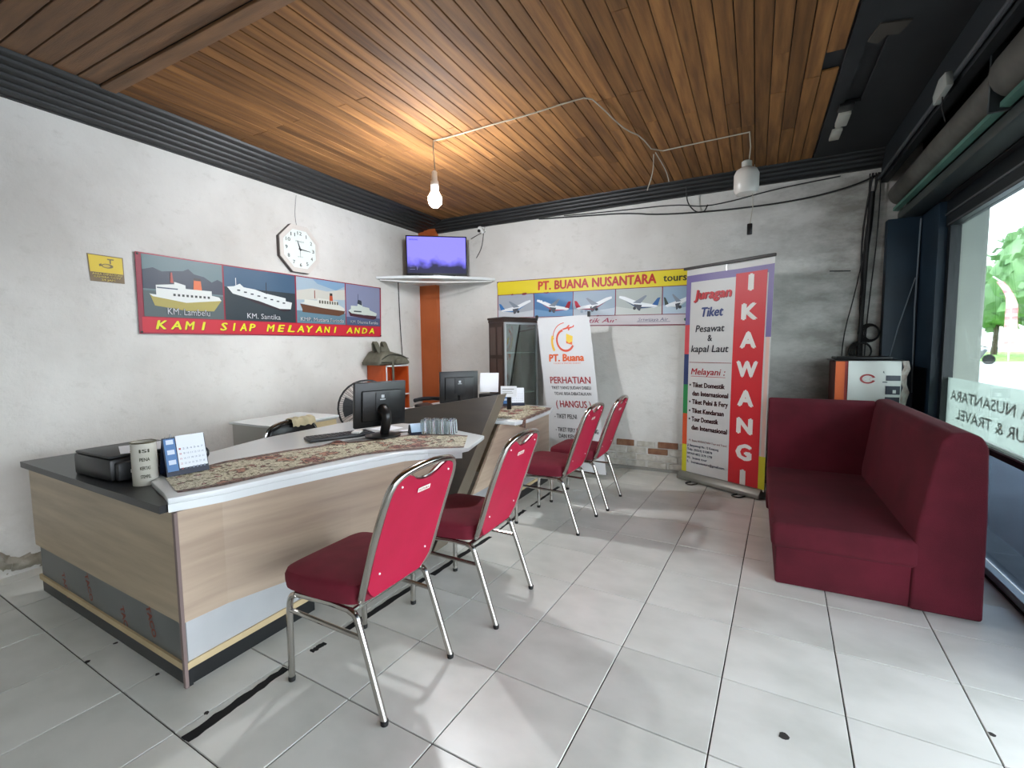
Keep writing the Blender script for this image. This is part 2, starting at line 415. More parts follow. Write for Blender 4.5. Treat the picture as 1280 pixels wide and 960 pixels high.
for seg_, (ya_, yb_) in enumerate(((.35, .72), (.72, 1.0), (1.0, 1.35), (1.35, 1.8))):
    g = []
    for k in range(19):
        y = ya_+(yb_-ya_)*k/18; ht = .13+.05*math.sin(y*9)+.03*math.sin(y*23)
        g.append([(XL-.004+(.034*math.sin(PI*min(1, (1-v)*1.1+.05)))*(.6+.5*math.sin(y*17+v*5))+rr_.uniform(-.006, .008)*(v < 1) if v < 1 else XL-.006, y, ht*v+rr_.uniform(-.004, .004)) for v in (0, .12, .28, .45, .62, .8, .92, 1)])
    MB().surf(g).build('crumbling_plaster', MORTAR, wl)
# skirting line on the back wall
struct('baseboard_back', MB().box(-3.58, YB-.022, 0, .9, YB, .03, bev=.003, seg=1), mat('grey_skirting', '#8d8b84', .6))
# orange painted pillar in the corner
struct('trim_1', MB().box(XL, YB-.07, 0, -3.60, YB, 2.86), ORPAINT, label='orange painted pillar in the corner below the television', )

# ceiling ----------------------------------------------------------
ce = struct('ceiling', MB().box(XL-.1, YF-.1, ZC+.02, 1.35, YB+.1, ZC+.14), DARK)
pw = .0860
def plank(x, y0, y1, m, base=None):
    w = pw-.0045
    q = MB().box(-w/2, -(y1-y0)/2+.001, 0, w/2, (y1-y0)/2-.001, .014, bev=.0025, seg=1).build('plank', m)
    q.location = (x, (y0+y1)/2, ZC+.001+random.uniform(-.0015, .0015)); q.parent = ce; return q
k = 0; x = .382-pw/2
while x > XL+.25:
    y = 1.53; top = YB-.05
    if k == 0: seg = [(1.53, 3.16), (3.36, top)]
    elif k == 1: seg = [(1.53, 3.4), (3.4, top)]
    else:
        cuts = sorted({round(random.choice((2.3, 2.9, 3.05, 3.9, 4.1)), 2)} | ({3.5} if k % 3 == 0 else set()))
        pts = [1.53]+[c for c in cuts]+[top]; seg = list(zip(pts[:-1], pts[1:]))
    for a, b in seg: plank(x, a, b, PLANK)
    x -= pw; k += 1
struct_cb = MB().box(XL+.25, 1.455, ZC-.012, .40, 1.535, ZC+.006, bev=.003, seg=1).build('cross_board', PLANKX, ce)
y = 1.455-.055
while y > YF:
    w = .098
    q = MB().box(-2.02, -w/2, 0, 2.02, w/2, .014, bev=.0025, seg=1).build('plank', PLANKX)
    q.location = (-1.64, y-.0, ZC+.001+random.uniform(-.002, .002)); q.parent = ce
    y -= .105
# stepped black cornices
def cornice(name, prof_list, axis):
    m0 = None
    for n_, pl in enumerate(prof_list):
        m = MB()
        if axis == 'y': m.prism([(XL+a, z) for a, z in pl], 'y', YF, YB-.0)
        else: m.prism([(YB-a, z) for a, z in pl], 'x', XL+.0, .9)
        if n_ == 0: m0 = struct(name, m, BLACKWOOD)
        else: m.build('cornice_board', BLACKWOOD, m0)
def steps(w, z0, z1, n):
    out = [[(0, z0-.0), (.028, z0), (.028, z1+.03), (0, z1+.03)]]
    for k in range(n):
        a0 = .028+(w-.028)*k/n; a1 = .028+(w-.028)*(k+1)/n; za = z0+(z1-z0)*(k+.6)/n; zb = z0+(z1-z0)*(k+1.1)/n
        out.append([(a0+.0005, za-.004), (a1-.006, zb-.010), (a1, zb), (a1, z1+.03), (a0+.0005, z1+.03)])
    return out
cornice('trim_2', steps(.40, 2.765, 2.862, 6), 'y')
cornice('trim_3', steps(.13, 2.742, 2.862, 4), 'x')

# dark damaged soffit beside the planks
sf = struct('trim_4', MB().box(.392, YF, ZC-.005, .47, YB-.13, ZC+.015).box(.56, YF, ZC-.005, .88, YB-.13, ZC+.015).box(.47, YF, ZC-.005, .56, 3.12, ZC+.015).box(.47, 3.85, ZC-.005, .56, YB-.13, ZC+.015), DARK)
MB().prism([(.50, 2.98), (.63, 3.02), (.60, 3.12), (.55, 3.10), (.52, 3.16), (.47, 3.12)], 'z', ZC-.014, ZC-.006).build('splintered_board', mat('weathered_board', '#3a352e', .9), sf)
# batten remnants of a broken tube lamp
t = thing('broken_tube_lamp_fitting', 'broken white tube lamp fitting hanging on the black ceiling edge', 'lamp', (.50, 4.0, ZC-.005))
MB().box(.455, 3.93, ZC-.045, .525, 4.13, ZC-.006, bev=.008).build('lamp_socket', mat('aged_white_plastic', '#a8a69c', .4), t)
MB().box(.445, 3.83, ZC-.025, .53, 3.93, ZC-.006, bev=.004).build('socket_base', BLACKP, t)
MB().box(.45, 4.22, ZC-.035, .515, 4.40, ZC-.012, bev=.006).box(.47, 4.13, ZC-.018, .50, 4.25, ZC-.006).build('end_cap', mat('aged_white_plastic'), t)

# beam over the shutter, shutter roll, angle rail
struct('trim_5', MB().box(.88, YF, 2.62, .93, YB, ZC), mat('blue_black_paint', '#0d1519', .6))
t = thing('roller_shutter', 'grey roller shutter rolled up above the shopfront', 'shutter', (1.0, 3.9, 2.5))
MB().lathe([(.01, -.9), (.085, -.9), (.09, -.88), (.09, .93), (.085, .95), (.01, .95)], (1.01, 4.0, 2.5), 20, Matrix.Rotation(PI/2, 4, 'X')).build('shutter_roll', mat('dusty_grey_steel', '#5d5c56', .6, .4, var='#4b4a45', scale=9), t)
MB().box(.925, 3.03, 2.36, 1.12, 3.045, 2.66, bev=.003, seg=1).build('bracket', mat('dark_bracket', '#23282a', .5), t)
MB().lathe([(.01, -1.0), (.115, -1.0), (.115, 1.0), (.01, 1.0)], (1.03, 2.02, 2.52), 20, Matrix.Rotation(PI/2, 4, 'X')).build('shutter_roll', mat('dusty_grey_steel'), t, label='thicker nearer roll of the shutter')
MB().prism([(.965, 2.378), (1.0, 2.372), (1.0, 2.405), (.965, 2.40)], 'y', .2, YB-.02).build('angle_rail', mat('pale_teal_paint', '#4f7a6c', .5, var='#3b5f54', scale=5), t)
t = struct('trim_6', MB().box(1.0, YF, 2.30, 1.14, YB, 2.37, bev=.02), mat('shutter_box_grey', '#2b3130', .45, var='#363c3a', scale=3))
# blue column at the end of the back wall
bc = struct('trim_7', MB().box(.925, YB-.09, 0, 1.17, YB, 2.30).box(1.14, 4.46, 0, 1.25, YB, 2.30), BLUE)
struct('trim_8', MB().tube([(.862, YF, 2.648), (.862, 2.6, 2.655), (.862, 4.0, 2.652), (.862, YB-.02, 2.652)], .013), mat('grey_conduit', '#3b3f42', .5))
t = thing('junction_box', 'small cracked white junction box on the grey conduit below the ceiling', 'junction box', (.85, 3.32, 2.62))
MB().prism([(3.22, 2.60), (3.42, 2.585), (3.44, 2.64), (3.35, 2.69), (3.25, 2.68)], 'x', .82, .85, bev=.005).build('box_cover', mat('dusty_white_plastic', '#8f928c', .6), t)
MB().tube([(.835, 3.33, 2.59), (.84, 3.34, 2.53), (.86, 3.36, 2.47)], .003, 6).build('loose_wire', CABLEB, t)
for dx in (0, .028):
    pts = [(1.175+dx, 4.84 if dx == 0 else 4.84, .0), (1.17+dx, 4.845, 1.2), (1.175+dx, 4.84, 2.28)]
    t = MB().tube([(1.16-dx, YB-.10, .9), (1.15-dx, YB-.10, 1.6), (1.158-dx, YB-.10, 2.28)], .006, 6)
    t.build('conduit_pipe', mat('pale_conduit', '#6f7d86', .5), bc)
MB().tube([(.97, YB-.10, 1.15), (1.02, YB-.10, 1.42), (1.115, YB-.10, 1.82)], .004, 6).build('stray_wire', mat('pale_conduit'), bc)

# ---------------------------------------------------------------- shopfront
def sill(name, m_, **k): return struct(name, m_, BLACKP, **k)
fr = struct('window_1', MB().box(1.19, 2.30, .665, 1.25, 4.46, .715).box(1.18, YF, 2.12, 1.25, 4.46, 2.30).box(1.19, 4.40, 0, 1.25, 4.46, 2.12).box(1.19, 2.30, 0, 1.25, 2.36, 2.12), mat('black_frame_paint', '#0c1216', .4))
MB().box(1.178, 2.3, 2.125, 1.19, 4.42, 2.137).box(1.172, YF, 2.20, 1.18, 4.46, 2.212).box(1.183, 2.36, .70, 1.19, 4.40, .712).build('aluminium_bead', ALU, fr)
MB().box(1.17, 2.3, 0.005, 1.215, 4.42, .05, bev=.004, seg=1).build('bottom_rail', ALU, fr)
MB().box(1.165, 2.3, 0.0, 1.17, 4.42, .012).build('rubber_seal', RUBBER, fr)
MB().box(1.219, 2.36, .715, 1.225, 4.40, 2.12).build('glass_pane', GLASS, fr)
MB().box(1.219, 2.36, .05, 1.225, 4.40, .665).build('glass_pane', glassmat('blue_tinted_glass', (.33, .37, .41, 1), .12), fr, label='dark tinted lower pane')
MB().box(1.2265, 2.36, .72, 1.2275, 4.02, 1.056).build('frosted_film', FILM, fr)
MB().box(1.2265, 4.02, .72, 1.2275, 4.40, 1.056).build('frosted_film', FILM, fr)
F = Flat(frame((1.2262, 3.99, .72), (0, -1, 0), (0, 0, 1)))
# read from the street, so mirrored from inside
g1, g2 = '#9b7a74', '#7f7d77'
F = Flat(frame((1.229, 2.2, 0), (0, 1, 0), (0, 0, 1)))
T(F.f, fr, 'lettering_line', 'PT. BUANA NUSANTARA', .37, .905, 1.77, .07, '#a8605a', bold=.02, h=0)
T(F.f, fr, 'lettering_line', 'TOUR & TRAVEL', .85, .785, 1.17, .07, '#6f6e6a', bold=.02, h=0)
# added unseen wall beside the open street door, sized to limit daylight
struct('daylight_block_wall', MB().box(1.14, YF, 0, 1.30, -1.0, 2.30), WALL)

# ---------------------------------------------------------------- outside
PAVE = mat('concrete_pavement', '#8f9498', .8, var='#7d8286', scale=2)
struct('pavement', MB().box(1.25, -12, -.12, 5.5, 16, -.02), PAVE)
struct('road', MB().box(5.5, -30, -.14, 60, 43.5, -.10).box(-8, 16, -.14, 5.5, 43.5, -.10), mat('pale_asphalt', '#9a9da0', .85))
gs = MB().box(-30, 43.5, -.14, 90, 85, -.11); tag(gs.build('grass_verge', mat('bright_grass', '#7fae4a', .9, var='#6b9a3a', scale=3)), 'bright green grass verge across the road', 'grass', kind='stuff')
struct('ground', MB().box(-90, -90, -.4, 150, 150, -.15), PAVE)
struct('facade_column', MB().box(1.36, 5.25, -.1, 1.66, 5.55, 3.3, bev=.01), mat('pale_column_paint', '#a9aca0', .7, var='#9fa297', scale=5), label='pale painted column outside the glass')
aw = thing('street_awning', 'scalloped blue awning hanging outside above the shop window', 'awning', (1.8, 3.5, 2.45))
m = MB().box(1.26, -2, 2.62, 3.1, 5.2, 2.64); m.build('awning_roof', mat('awning_cloth', '#5c6a86', .8), aw)
m = MB()
for k in range(36):
    y0 = -2+k*.2; m.prism([(y0, 2.62), (y0+.2, 2.62), (y0+.2, 2.50), (y0+.16, 2.45), (y0+.1, 2.43), (y0+.04, 2.45), (y0, 2.50)], 'x', 3.09, 3.10)
m.build('scalloped_valance', mat('awning_cloth'), aw)
def tree(x, y, h, r, lab, seed):
    rr = random.Random(seed); t = thing('broadleaf_tree', lab, 'tree', (x, y, -.1), 'trees across the road')
    MB().tube([(x, y, -.1), (x+.1, y, h*.35), (x, y+.1, h*.6)], [.28, .16], 8).build('trunk', mat('bark', '#4b3f33', .9), t)
    m = MB()
    for k in range(420):
        a = rr.uniform(0, 2*PI); u = rr.uniform(-1, 1); q = rr.uniform(.55, 1.0); s = math.sqrt(1-u*u)
        c = Vector((x+r*q*s*math.cos(a), y+r*q*s*math.sin(a), h*.62+h*.36*q*u)); e = r*rr.uniform(.09, .17)
        n = Vector((rr.uniform(-1, 1), rr.uniform(-1, 1), rr.uniform(-.2, 1))).normalized(); u1 = n.orthogonal().normalized(); v1 = n.cross(u1)
        m._add([c-u1*e, c-v1*e*.6, c+u1*e, c+v1*e*.6], [(0, 1, 2, 3)])
    t2 = bmesh.new(); bmesh.ops.create_icosphere(t2, subdivisions=3, radius=1)
    for v in t2.verts: v.co = Vector((x+v.co.x*r*.82*rr.uniform(.9, 1.1), y+v.co.y*r*.82, h*.62+v.co.z*h*.3*rr.uniform(.88, 1.12)))
    m.merge(t2, True)
    m.build('foliage', mat('leaf_green', '#7d9d70', .8, var='#5f8356', scale=.8), t, fix=False)
tree(22.5, 57.5, 12, 4.6, 'tall rounded tree at the right edge of the window view', 1)
tree(22.0, 66.5, 8.6, 3.7, 'lower dense tree behind the motorcycle rider', 2)
tree(33, 60, 12, 5.0, 'green tree furthest right through the window', 3)
tree(10, 62, 8, 3.6, 'tree half hidden by the pale outside column', 4)
t = thing('feather_flag', 'curved red and white feather flag on the grass verge', 'flag', (16.0, 46, -.1))
MB().tube([(16.0, 46, -.1), (16.0, 46, 3.6), (15.7, 46, 5.2), (14.9, 46, 5.9)], .04, 6, smooth=2).build('pole', WHITEP, t)
m = MB()
g = []
for k in range(15):
    z = .9+k*.33; w = .75*(1-(k/15)**2*.6); x0 = 16.0-.02*max(0, k-8)**2
    g.append([(x0-w*.5, 46-.03+.05*math.sin(k), z), (x0, 46, z), (x0+w*.5, 46+.05*math.sin(k*1.3), z)])
m.surf(g, thick=.01).build('banner_cloth', mat('flag_red_white', '#c7303a', .7, var='#f0dede', scale=.7, stretch=(.2, 1, 3)), t)
t = thing('roadside_stall', 'small stall with a white roof and blue boards beside the grass', 'stall', (20.1, 47.8, -.1))
MB().box(18.3, 47, .1, 21.8, 48.4, 1.3).build('stall_board', mat('stall_blue', '#8fa9cc', .7), t)
for x_ in (19.7, 21.0): MB().box(x_, 46.95, .1, x_+.35, 47, 1.3).build('red_panel', mat('stall_red', '#b8343e', .7), t)
MB().prism([(18.0, 2.6), (22.1, 2.6), (20.0, 3.3)], 'y', 46.8, 48.6).build('stall_roof', WHITEP, t)
for x_ in (18.3, 21.8): MB().tube([(x_, 47, -.1), (x_, 47, 2.6)], .04, 6).build('post', ALU, t)
# motorcycle and rider (far away)
mx, my = 12.1, 39.0
t = thing('motorcycle', 'dark motorcycle passing on the road, carrying a rider', 'motorcycle', (mx, my, -.1))
for dx in (-.6, .6):
    MB().tube([(mx+dx+.26*math.cos(a), my, .19+.26*math.sin(a)) for a in [k*PI/8 for k in range(16)]], .06, 8, closed=True).lathe([(.001, -.02), (.2, -.015), (.2, .015), (.001, .02)], (mx+dx, my, .19), 16, Matrix.Rotation(PI/2, 4, 'X')).build('wheel', RUBBER, t)
MB().prism([(mx-.6, .2), (mx-.25, .25), (mx+.2, .22), (mx+.5, .75), (mx+.38, .85), (mx+.1, .5), (mx-.2, .62), (mx-.75, .66), (mx-.7, .5)], 'y', my-.11, my+.11, bev=.03).build('body', GREYP, t)
MB().tube([(mx+.42, my-.3, .95), (mx+.48, my, .9), (mx+.42, my+.3, .95)], .02, 6).build('handlebar', BLACKP, t)
def skin(name, joints, edges, m, parent, label=None, sub=1):
    me = bpy.data.meshes.new(name); off = wloc(parent)
    me.from_pydata([Vector(p[:3])-off for p in joints], edges, []); o = bpy.data.objects.new(name, me); COL.objects.link(o)
    md = o.modifiers.new('s', 'SKIN'); o.modifiers.new('d', 'SUBSURF').levels = sub
    for k, p in enumerate(joints):
        v = me.skin_vertices[0].data[k]; v.radius = (p[3], p[3]); v.use_root = (k == 0)
    dg = bpy.context.evaluated_depsgraph_get(); dg.update(); nm = bpy.data.meshes.new_from_object(o.evaluated_get(dg))
    bpy.data.objects.remove(o); o = bpy.data.objects.new(name, nm); COL.objects.link(o); nm.materials.clear(); nm.materials.append(m); o.parent = parent
    for p in nm.polygons: p.use_smooth = True
    return o
pr = thing('person', 'rider in grey jacket and pale helmet sitting on the motorcycle', 'person', (mx-.2, my, .6))
J = [(mx-.25, my, .72, .15), (mx-.2, my, .98, .15), (mx-.12, my, 1.22, .17), (mx-.08, my, 1.34, .06), (mx-.05, my, 1.48, .10),
     (mx-.1, my-.2, 1.2, .07), (mx+.12, my-.27, 1.0, .05), (mx+.4, my-.28, .98, .04), (mx-.1, my+.2, 1.2, .07), (mx+.12, my+.27, 1.0, .05), (mx+.4, my+.28, .98, .04),
     (mx-.2, my-.13, .7, .10), (mx+.2, my-.2, .68, .08), (mx+.08, my-.17, .25, .05), (mx+.2, my-.17, .2, .04), (mx-.2, my+.13, .7, .10), (mx+.2, my+.2, .68, .08), (mx+.08, my+.17, .25, .05), (mx+.2, my+.17, .2, .04)]
skin('body', J, [(0, 1), (1, 2), (2, 3), (3, 4), (2, 5), (5, 6), (6, 7), (2, 8), (8, 9), (9, 10), (0, 11), (11, 12), (12, 13), (13, 14), (0, 15), (15, 16), (16, 17), (17, 18)], mat('grey_jacket', '#6a6c66', .8), pr)
MB().lathe([(.001, .14), (.09, .11), (.135, .03), (.14, -.03), (.12, -.08)], (mx-.05, my, 1.5), 16).build('helmet', mat('pale_helmet', '#c4c8a8', .4), pr)

# ---------------------------------------------------------------- lamp with bulb
def emis(name, col, st):
    m = bpy.data.materials.new(name); m.use_nodes = True; n = m.node_tree.nodes; b = n['Principled BSDF']
    b.inputs['Base Color'].default_value = (1, 1, 1, 1); b.inputs['Emission Color'].default_value = col; b.inputs['Emission Strength'].default_value = st; return m
bx, by = -2.189, 2.981
t = thing('pendant_bulb', 'lit white bulb hanging from the ceiling cable', 'light bulb', (bx, by, 2.45))
MB().tube([(bx, by, 2.862), (bx-.006, by, 2.80), (bx+.004, by, 2.68), (bx, by, 2.60)], .004, 6).build('cord', CABLEW, t)
MB().lathe([(.012, .10), (.02, .09), (.022, .03), (.03, .02), (.03, -.03), (.024, -.05)], (bx, by, 2.54), 16).build('lamp_holder', WHITEP, t)
MB().lathe([(.001, -.062), (.025, -.056), (.045, -.035), (.052, -.005), (.048, .02), (.034, .045), (.026, .062)], (bx, by, 2.43), 20).build('bulb', emis('lit_bulb', (.92, .95, 1, 1), BULB_STRENGTH), t)
px_, py_ = -.082, 3.982
t = thing('pendant_capsule_lamp', 'unlit milky capsule lamp with a pull switch, hanging at the right', 'lamp', (px_, py_, 2.5))
MB().tube([(px_, py_, 2.862), (px_+.01, py_, 2.75), (px_, py_, 2.62)], .004, 6).build('cord', CABLEW, t)
MB().lathe([(.02, .06), (.035, .05), (.035, .01), (.03, 0)], (px_-.012, py_, 2.60), 16).build('lamp_holder', mat('aged_white_plastic'), t)
MB().lathe([(.035, .10), (.07, .08), (.085, .05), (.085, -.06), (.07, -.09), (.03, -.10), (.001, -.10)], (px_-.012, py_, 2.51), 20).build('capsule', mat('milky_plastic', '#c9c5bd', .35), t)
MB().tube([(px_+.04, py_, 2.62), (px_+.03, py_, 2.45), (px_+.035, py_, 2.32), (px_+.02, py_, 2.2)], .003, 6).build('pull_cord', CABLEW, t)
MB().box(px_+.0, py_-.012, 2.12, px_+.036, py_+.012, 2.20, bev=.006).build('pull_switch', BLACKP, t)
cz = ZC-.012
tag(MB().tube([(bx, by, cz), (-1.95, 2.985, cz), (-1.664, 2.969, cz), (-1.4, 2.95, cz-.01), (-1.1, 2.94, cz), (-.964, 2.938, cz), (-.93, 3.1, cz-.005), (-.903, 3.349, cz), (-.86, 3.5, cz-.01), (-.80, 3.66, cz), (-.768, 4.02, cz), (-.5, 3.99, cz-.004), (px_, py_, cz)], .0045, 6, smooth=1).build('ceiling_cable', CABLEW), 'white cable running bent across the wooden ceiling between both lamps', 'cable')
tag(MB().tube([(-.76, 4.02, cz), (-.72, 4.3, cz-.06), (-.70, 4.32, cz-.15)], .004, 6, smooth=2).tube([(-.78, 4.05, cz), (-.82, 4.25, cz-.07), (-.88, 4.3, cz-.2)], .004, 6, smooth=2).build('loose_cable_ends', CABLEW), 'two loose pale wire ends dangling under the ceiling', 'cable')
# black cables slung along the back wall
def cab(pts, r, lab, name='wall_cable', m=CABLEB, sm=2, **k): return tag(MB().tube(pts, r, 6, smooth=sm).build(name, m), lab, 'cable', **k)
yb = YB-.015
cab([(-2.2, yb, 2.735), (-1.7, yb, 2.70), (-1.2, yb, 2.665), (-.9, yb-.01, 2.60), (-.3, yb-.01, 2.56), (.3, yb-.01, 2.56), (.7, yb-.01, 2.62), (.88, yb, 2.70)], .007, 'long black cable sagging under the cornice of the back wall')
cab([(-1.9, yb, 2.73), (-1.3, yb, 2.70), (-.7, yb, 2.68), (-.5, yb, 2.62), (-.2, yb, 2.64), (.1, yb, 2.69), (.6, yb, 2.72)], .005, 'thin black cable close below the back cornice')
cab([(-.62, yb-.13, 2.80), (-.62, yb-.10, 2.66), (-.55, yb-.05, 2.57), (-.47, yb-.03, 2.56), (-.44, yb-.02, 2.63)], .006, 'short black wire loop hanging from the back cornice')
cab([(-2.9, yb, 2.68), (-3.0, yb, 2.66), (-3.1, yb, 2.62)], .004, 'thin camera wire in the corner above the television')
cab([(-2.92, yb, 2.70), (-2.95, yb, 2.5), (-3.02, yb-.02, 2.38)], .004, 'camera wire dropping behind the television', m=CABLEB)
cab([(-3.86+.02, 4.45, 2.11), (-3.86+.02, 4.46, 1.6), (-3.86+.015, 4.5, 1.1), (-3.845, 4.49, .4)], .005, 'black wire down the left wall beside the orange pillar')
for q, (a, b, c, d) in enumerate([(.80, .80, .74, .66), (.82, .78, .78, .80), (.84, .83, .76, .79), (.86, .80, .79, .80), (.875, .87, .84, .82)]):
    cab([(a, yb-.02, 2.70), (b-.02*(q % 2), yb-.02, 2.2), (c, yb-.02, 1.75), (d, yb-.015, 1.35), (d, yb-.015, .9)], .007 if q in (1, 3) else .0045, ('thin black wire swinging out to the left of the corner bundle', 'thick black cable just left of the corner bundle', 'thin black wire crossing in front of the corner bundle', 'thick black cable just right of the corner bundle', 'thin black wire furthest right, closest to the blue column')[q], group='cables down the corner by the blue column', name='vertical_cable')
cab([(.82, yb-.03, 2.55), (.80, yb-.03, 2.1), (.79, yb-.03, 1.7), (.78, yb-.03, 1.3), (.78, yb-.03, 1.0)], .016, 'thick taped black cable bundle beside the blue column', name='cable_bundle')
def coil(cx, cz_, r, lab):
    m = MB()
    for k in range(5): m.tube([(cx+(r-.006*k)*math.cos(a)+.004*k, yb-.03-.004*k, cz_+(r-.004*k)*math.sin(a)*1.05) for a in [j*PI/10 for j in range(20)]], .005, 5, closed=True)
    tag(m.build('cable_coil', CABLEB), lab, 'cable')
coil(.84, 1.39, .072, 'upper black cable coil on the wall by the blue column')
coil(.785, 1.235, .08, 'lower black cable coil on the wall behind the carton')
cab([(.55, yb, 1.93), (.70, yb, 1.92)], .004, 'short horizontal wire stub on the grimy wall', sm=0)

# ---------------------------------------------------------------- television corner
t = thing('corner_shelf', 'white triangular shelf in the corner carrying the television', 'shelf', (-3.5, 4.6, 2.1))
g = [(XL, 4.10), (-3.55, 4.22), (-3.15, 4.50), (-2.87, 4.80), (-2.78, YB), (XL, YB)]
MB().prism(g, 'z', 2.098, 2.128, bev=.003, seg=1).build('shelf_board', WHITELAM, t)
MB().tube([(XL+.02, 4.14, 2.09), (-3.5, 4.30, 2.06), (-3.1, 4.58, 2.06), (-2.82, 4.93, 2.09)], .008, 6, smooth=1).build('support_rod', WHITEP, t)
A, B = Vector((-3.585, 4.30, 2.150)), Vector((-3.03, 4.72, 2.150)); U = (B-A).normalized(); w = (B-A).length; hh = .445
t = thing('television', 'flat television with a violet glowing screen in the corner', 'television', ((A+B)/2).to_tuple())
f = frame(A, U, (0, 0, 1)); M4 = Matrix.Translation(A) @ Matrix(((U.x, -U.y, 0, 0), (U.y, U.x, 0, 0), (0, 0, 1, 0), (0, 0, 0, 1)))
MB().box(0, 0, 0, w, .035, hh, bev=.004, M=M4).box(.12, .035, .05, w-.12, .065, .35, bev=.006, M=M4).build('housing', BLACKP, t)
MB().box(.14, -.06, -.022, w-.14, .08, -.012, bev=.002, M=M4).box(.31, .0, -.014, .38, .03, .01, M=M4).build('stand', BLACKP, t)
def screenmat():
    m = bpy.data.materials.new('violet_screen'); m.use_nodes = True; n = m.node_tree.nodes; l = m.node_tree.links; b = n['Principled BSDF']
    b.inputs['Base Color'].default_value = (.01, .01, .015, 1); b.inputs['Roughness'].default_value = .6; b.inputs['Specular IOR Level'].default_value = .1
    tcn = n.new('ShaderNodeTexCoord'); sp = n.new('ShaderNodeSeparateXYZ'); l.new(tcn.outputs['Generated'], sp.inputs[0])
    no = n.new('ShaderNodeTexNoise'); no.inputs['Scale'].default_value = 3.2; l.new(tcn.outputs['Generated'], no.inputs['Vector'])
    ad = n.new('ShaderNodeMath'); ad.operation = 'MULTIPLY_ADD'; ad.inputs[1].default_value = .55; l.new(no.outputs['Fac'], ad.inputs[0]); 
    sb = n.new('ShaderNodeMath'); sb.operation = 'SUBTRACT'; sb.inputs[1].default_value = .30; l.new(sp.outputs['Z'], sb.inputs[0]); l.new(sb.outputs[0], ad.inputs[2])
    r = n.new('ShaderNodeValToRGB'); e = r.color_ramp.elements; e[0].position = .12; e[0].color = (.02, .02, .05, 1); e[1].position = .36; e[1].color = (.20, .18, .95, 1)
    l.new(ad.outputs[0], r.inputs[0]); l.new(r.outputs[0], b.inputs['Emission Color']); b.inputs['Emission Strength'].default_value = .85; return m
MB().box(.014, -.002, .022, w-.014, 0, hh-.014, M=M4).build('screen', screenmat(), t)
T(f, t, 'screen_lettering', 'SAMSUNG', .035, hh-.055, .10, .016, '#2a2a80', h=.0035, bold=.02)
for q_ in ((.04, .06, .10, .064), (.04, .085, .10, .088), (.12, .055, .126, .09)): Flat(f).rect(*q_, '#6a6a90', .0035).build('screen_mark', t)
t = thing('security_camera', 'small white security camera below the back cornice', 'camera', (-2.93, YB-.03, 2.70))
MB().lathe([(.03, 0), (.03, .012), (.018, .02)], (-2.93, YB-.03, 2.715), 14).box(-2.95, YB-.03, 2.70, -2.91, YB, 2.73).build('mount', WHITEP, t)
MB().lathe([(.001, -.045), (.022, -.04), (.026, 0), (.026, .04), (.018, .05)], (-2.925, YB-.07, 2.69), 14, Matrix.Rotation(math.radians(65), 4, 'X')).build('body', WHITEP, t)
MB().lathe([(.001, .016), (.018, .012), (.018, 0)], (-2.925, YB-.115, 2.672), 12, Matrix.Rotation(math.radians(90), 4, 'X')).build('lens', BLACKP, t)

# ---------------------------------------------------------------- wall clock
cy0, cz0, R8 = 3.072, 2.245, .235
def octa(r): return [(r*math.cos(PI/8+k*PI/4), r*math.sin(PI/8+k*PI/4)) for k in range(8)]
t = thing('wall_clock', 'white octagonal wall clock above the ship banner', 'clock', (XL, cy0, cz0))
MB().prism([(cy0+a, cz0+b) for a, b in octa(R8)], 'x', XL+.001, XL+.035).build('rim', mat('brown_grey_rim', '#5a5350', .5), t)
m = MB()
for a, b, h in ((.232, .205, .043), (.205, .188, .039)):
    P1, P2 = octa(a), octa(b)
    for k in range(8):
        k2 = (k+1) % 8; q = [P1[k], P1[k2], P2[k2], P2[k]]
        m.prism([(cy0+c, cz0+d) for c, d in q], 'x', XL+.02, XL+h)
m.build('frame', mat('ivory_plastic', '#cfc9c2', .4), t)
F = Flat(frame((XL+.0362, cy0, cz0), (0, 1, 0), (0, 0, 1)))
F.poly(octa(.192), '#dfe9e4', 0).build('dial', t)
F = Flat(frame((XL+.0368, cy0, cz0), (0, 1, 0), (0, 0, 1)))
for k in range(1, 13):
    a = PI/2-k*PI/6; s = str(k); w_ = .03*len(s)*(.35 if s == '1' else 1); T(F.f, t, 'numeral', s, .145*math.cos(a)-w_/2*.8, .145*math.sin(a)-.016, w_*.8, .034, '#50554f', bold=.01)
T(F.f, t, 'dial_lettering', 'MIRADO', -.045, .062, .09, .016, '#60655f'); T(F.f, t, 'dial_lettering', 'QUARTZ', -.03, -.075, .06, .009, '#60655f')
m = MB(); f0 = frame((XL+.0395, cy0, cz0), (0, 1, 0), (0, 0, 1))
for ang, L_, w_ in ((math.radians(90+20), .075, .009), (math.radians(-4), .115, .006), (math.radians(-90), .07, .002)):
    F = Flat(f0); ca_, sa_ = math.cos(ang), math.sin(ang)
    F.poly([(-sa_*w_-ca_*.015, ca_*w_-sa_*.015), (sa_*w_-ca_*.015, -ca_*w_-sa_*.015), (ca_*L_+sa_*w_*.3, sa_*L_-ca_*w_*.3), (ca_*L_-sa_*w_*.3, sa_*L_+ca_*w_*.3)][::-1], '#1c1c1c', .001*w_*100)
    F.build('hand', t, thick=.001)
cab([(XL+.01, 3.07, 2.44), (XL+.008, 3.055, 2.55), (XL+.008, 3.065, 2.65), (XL+.02, 3.07, 2.74)], .0015, 'thin string holding the octagonal clock', name='clock_string')

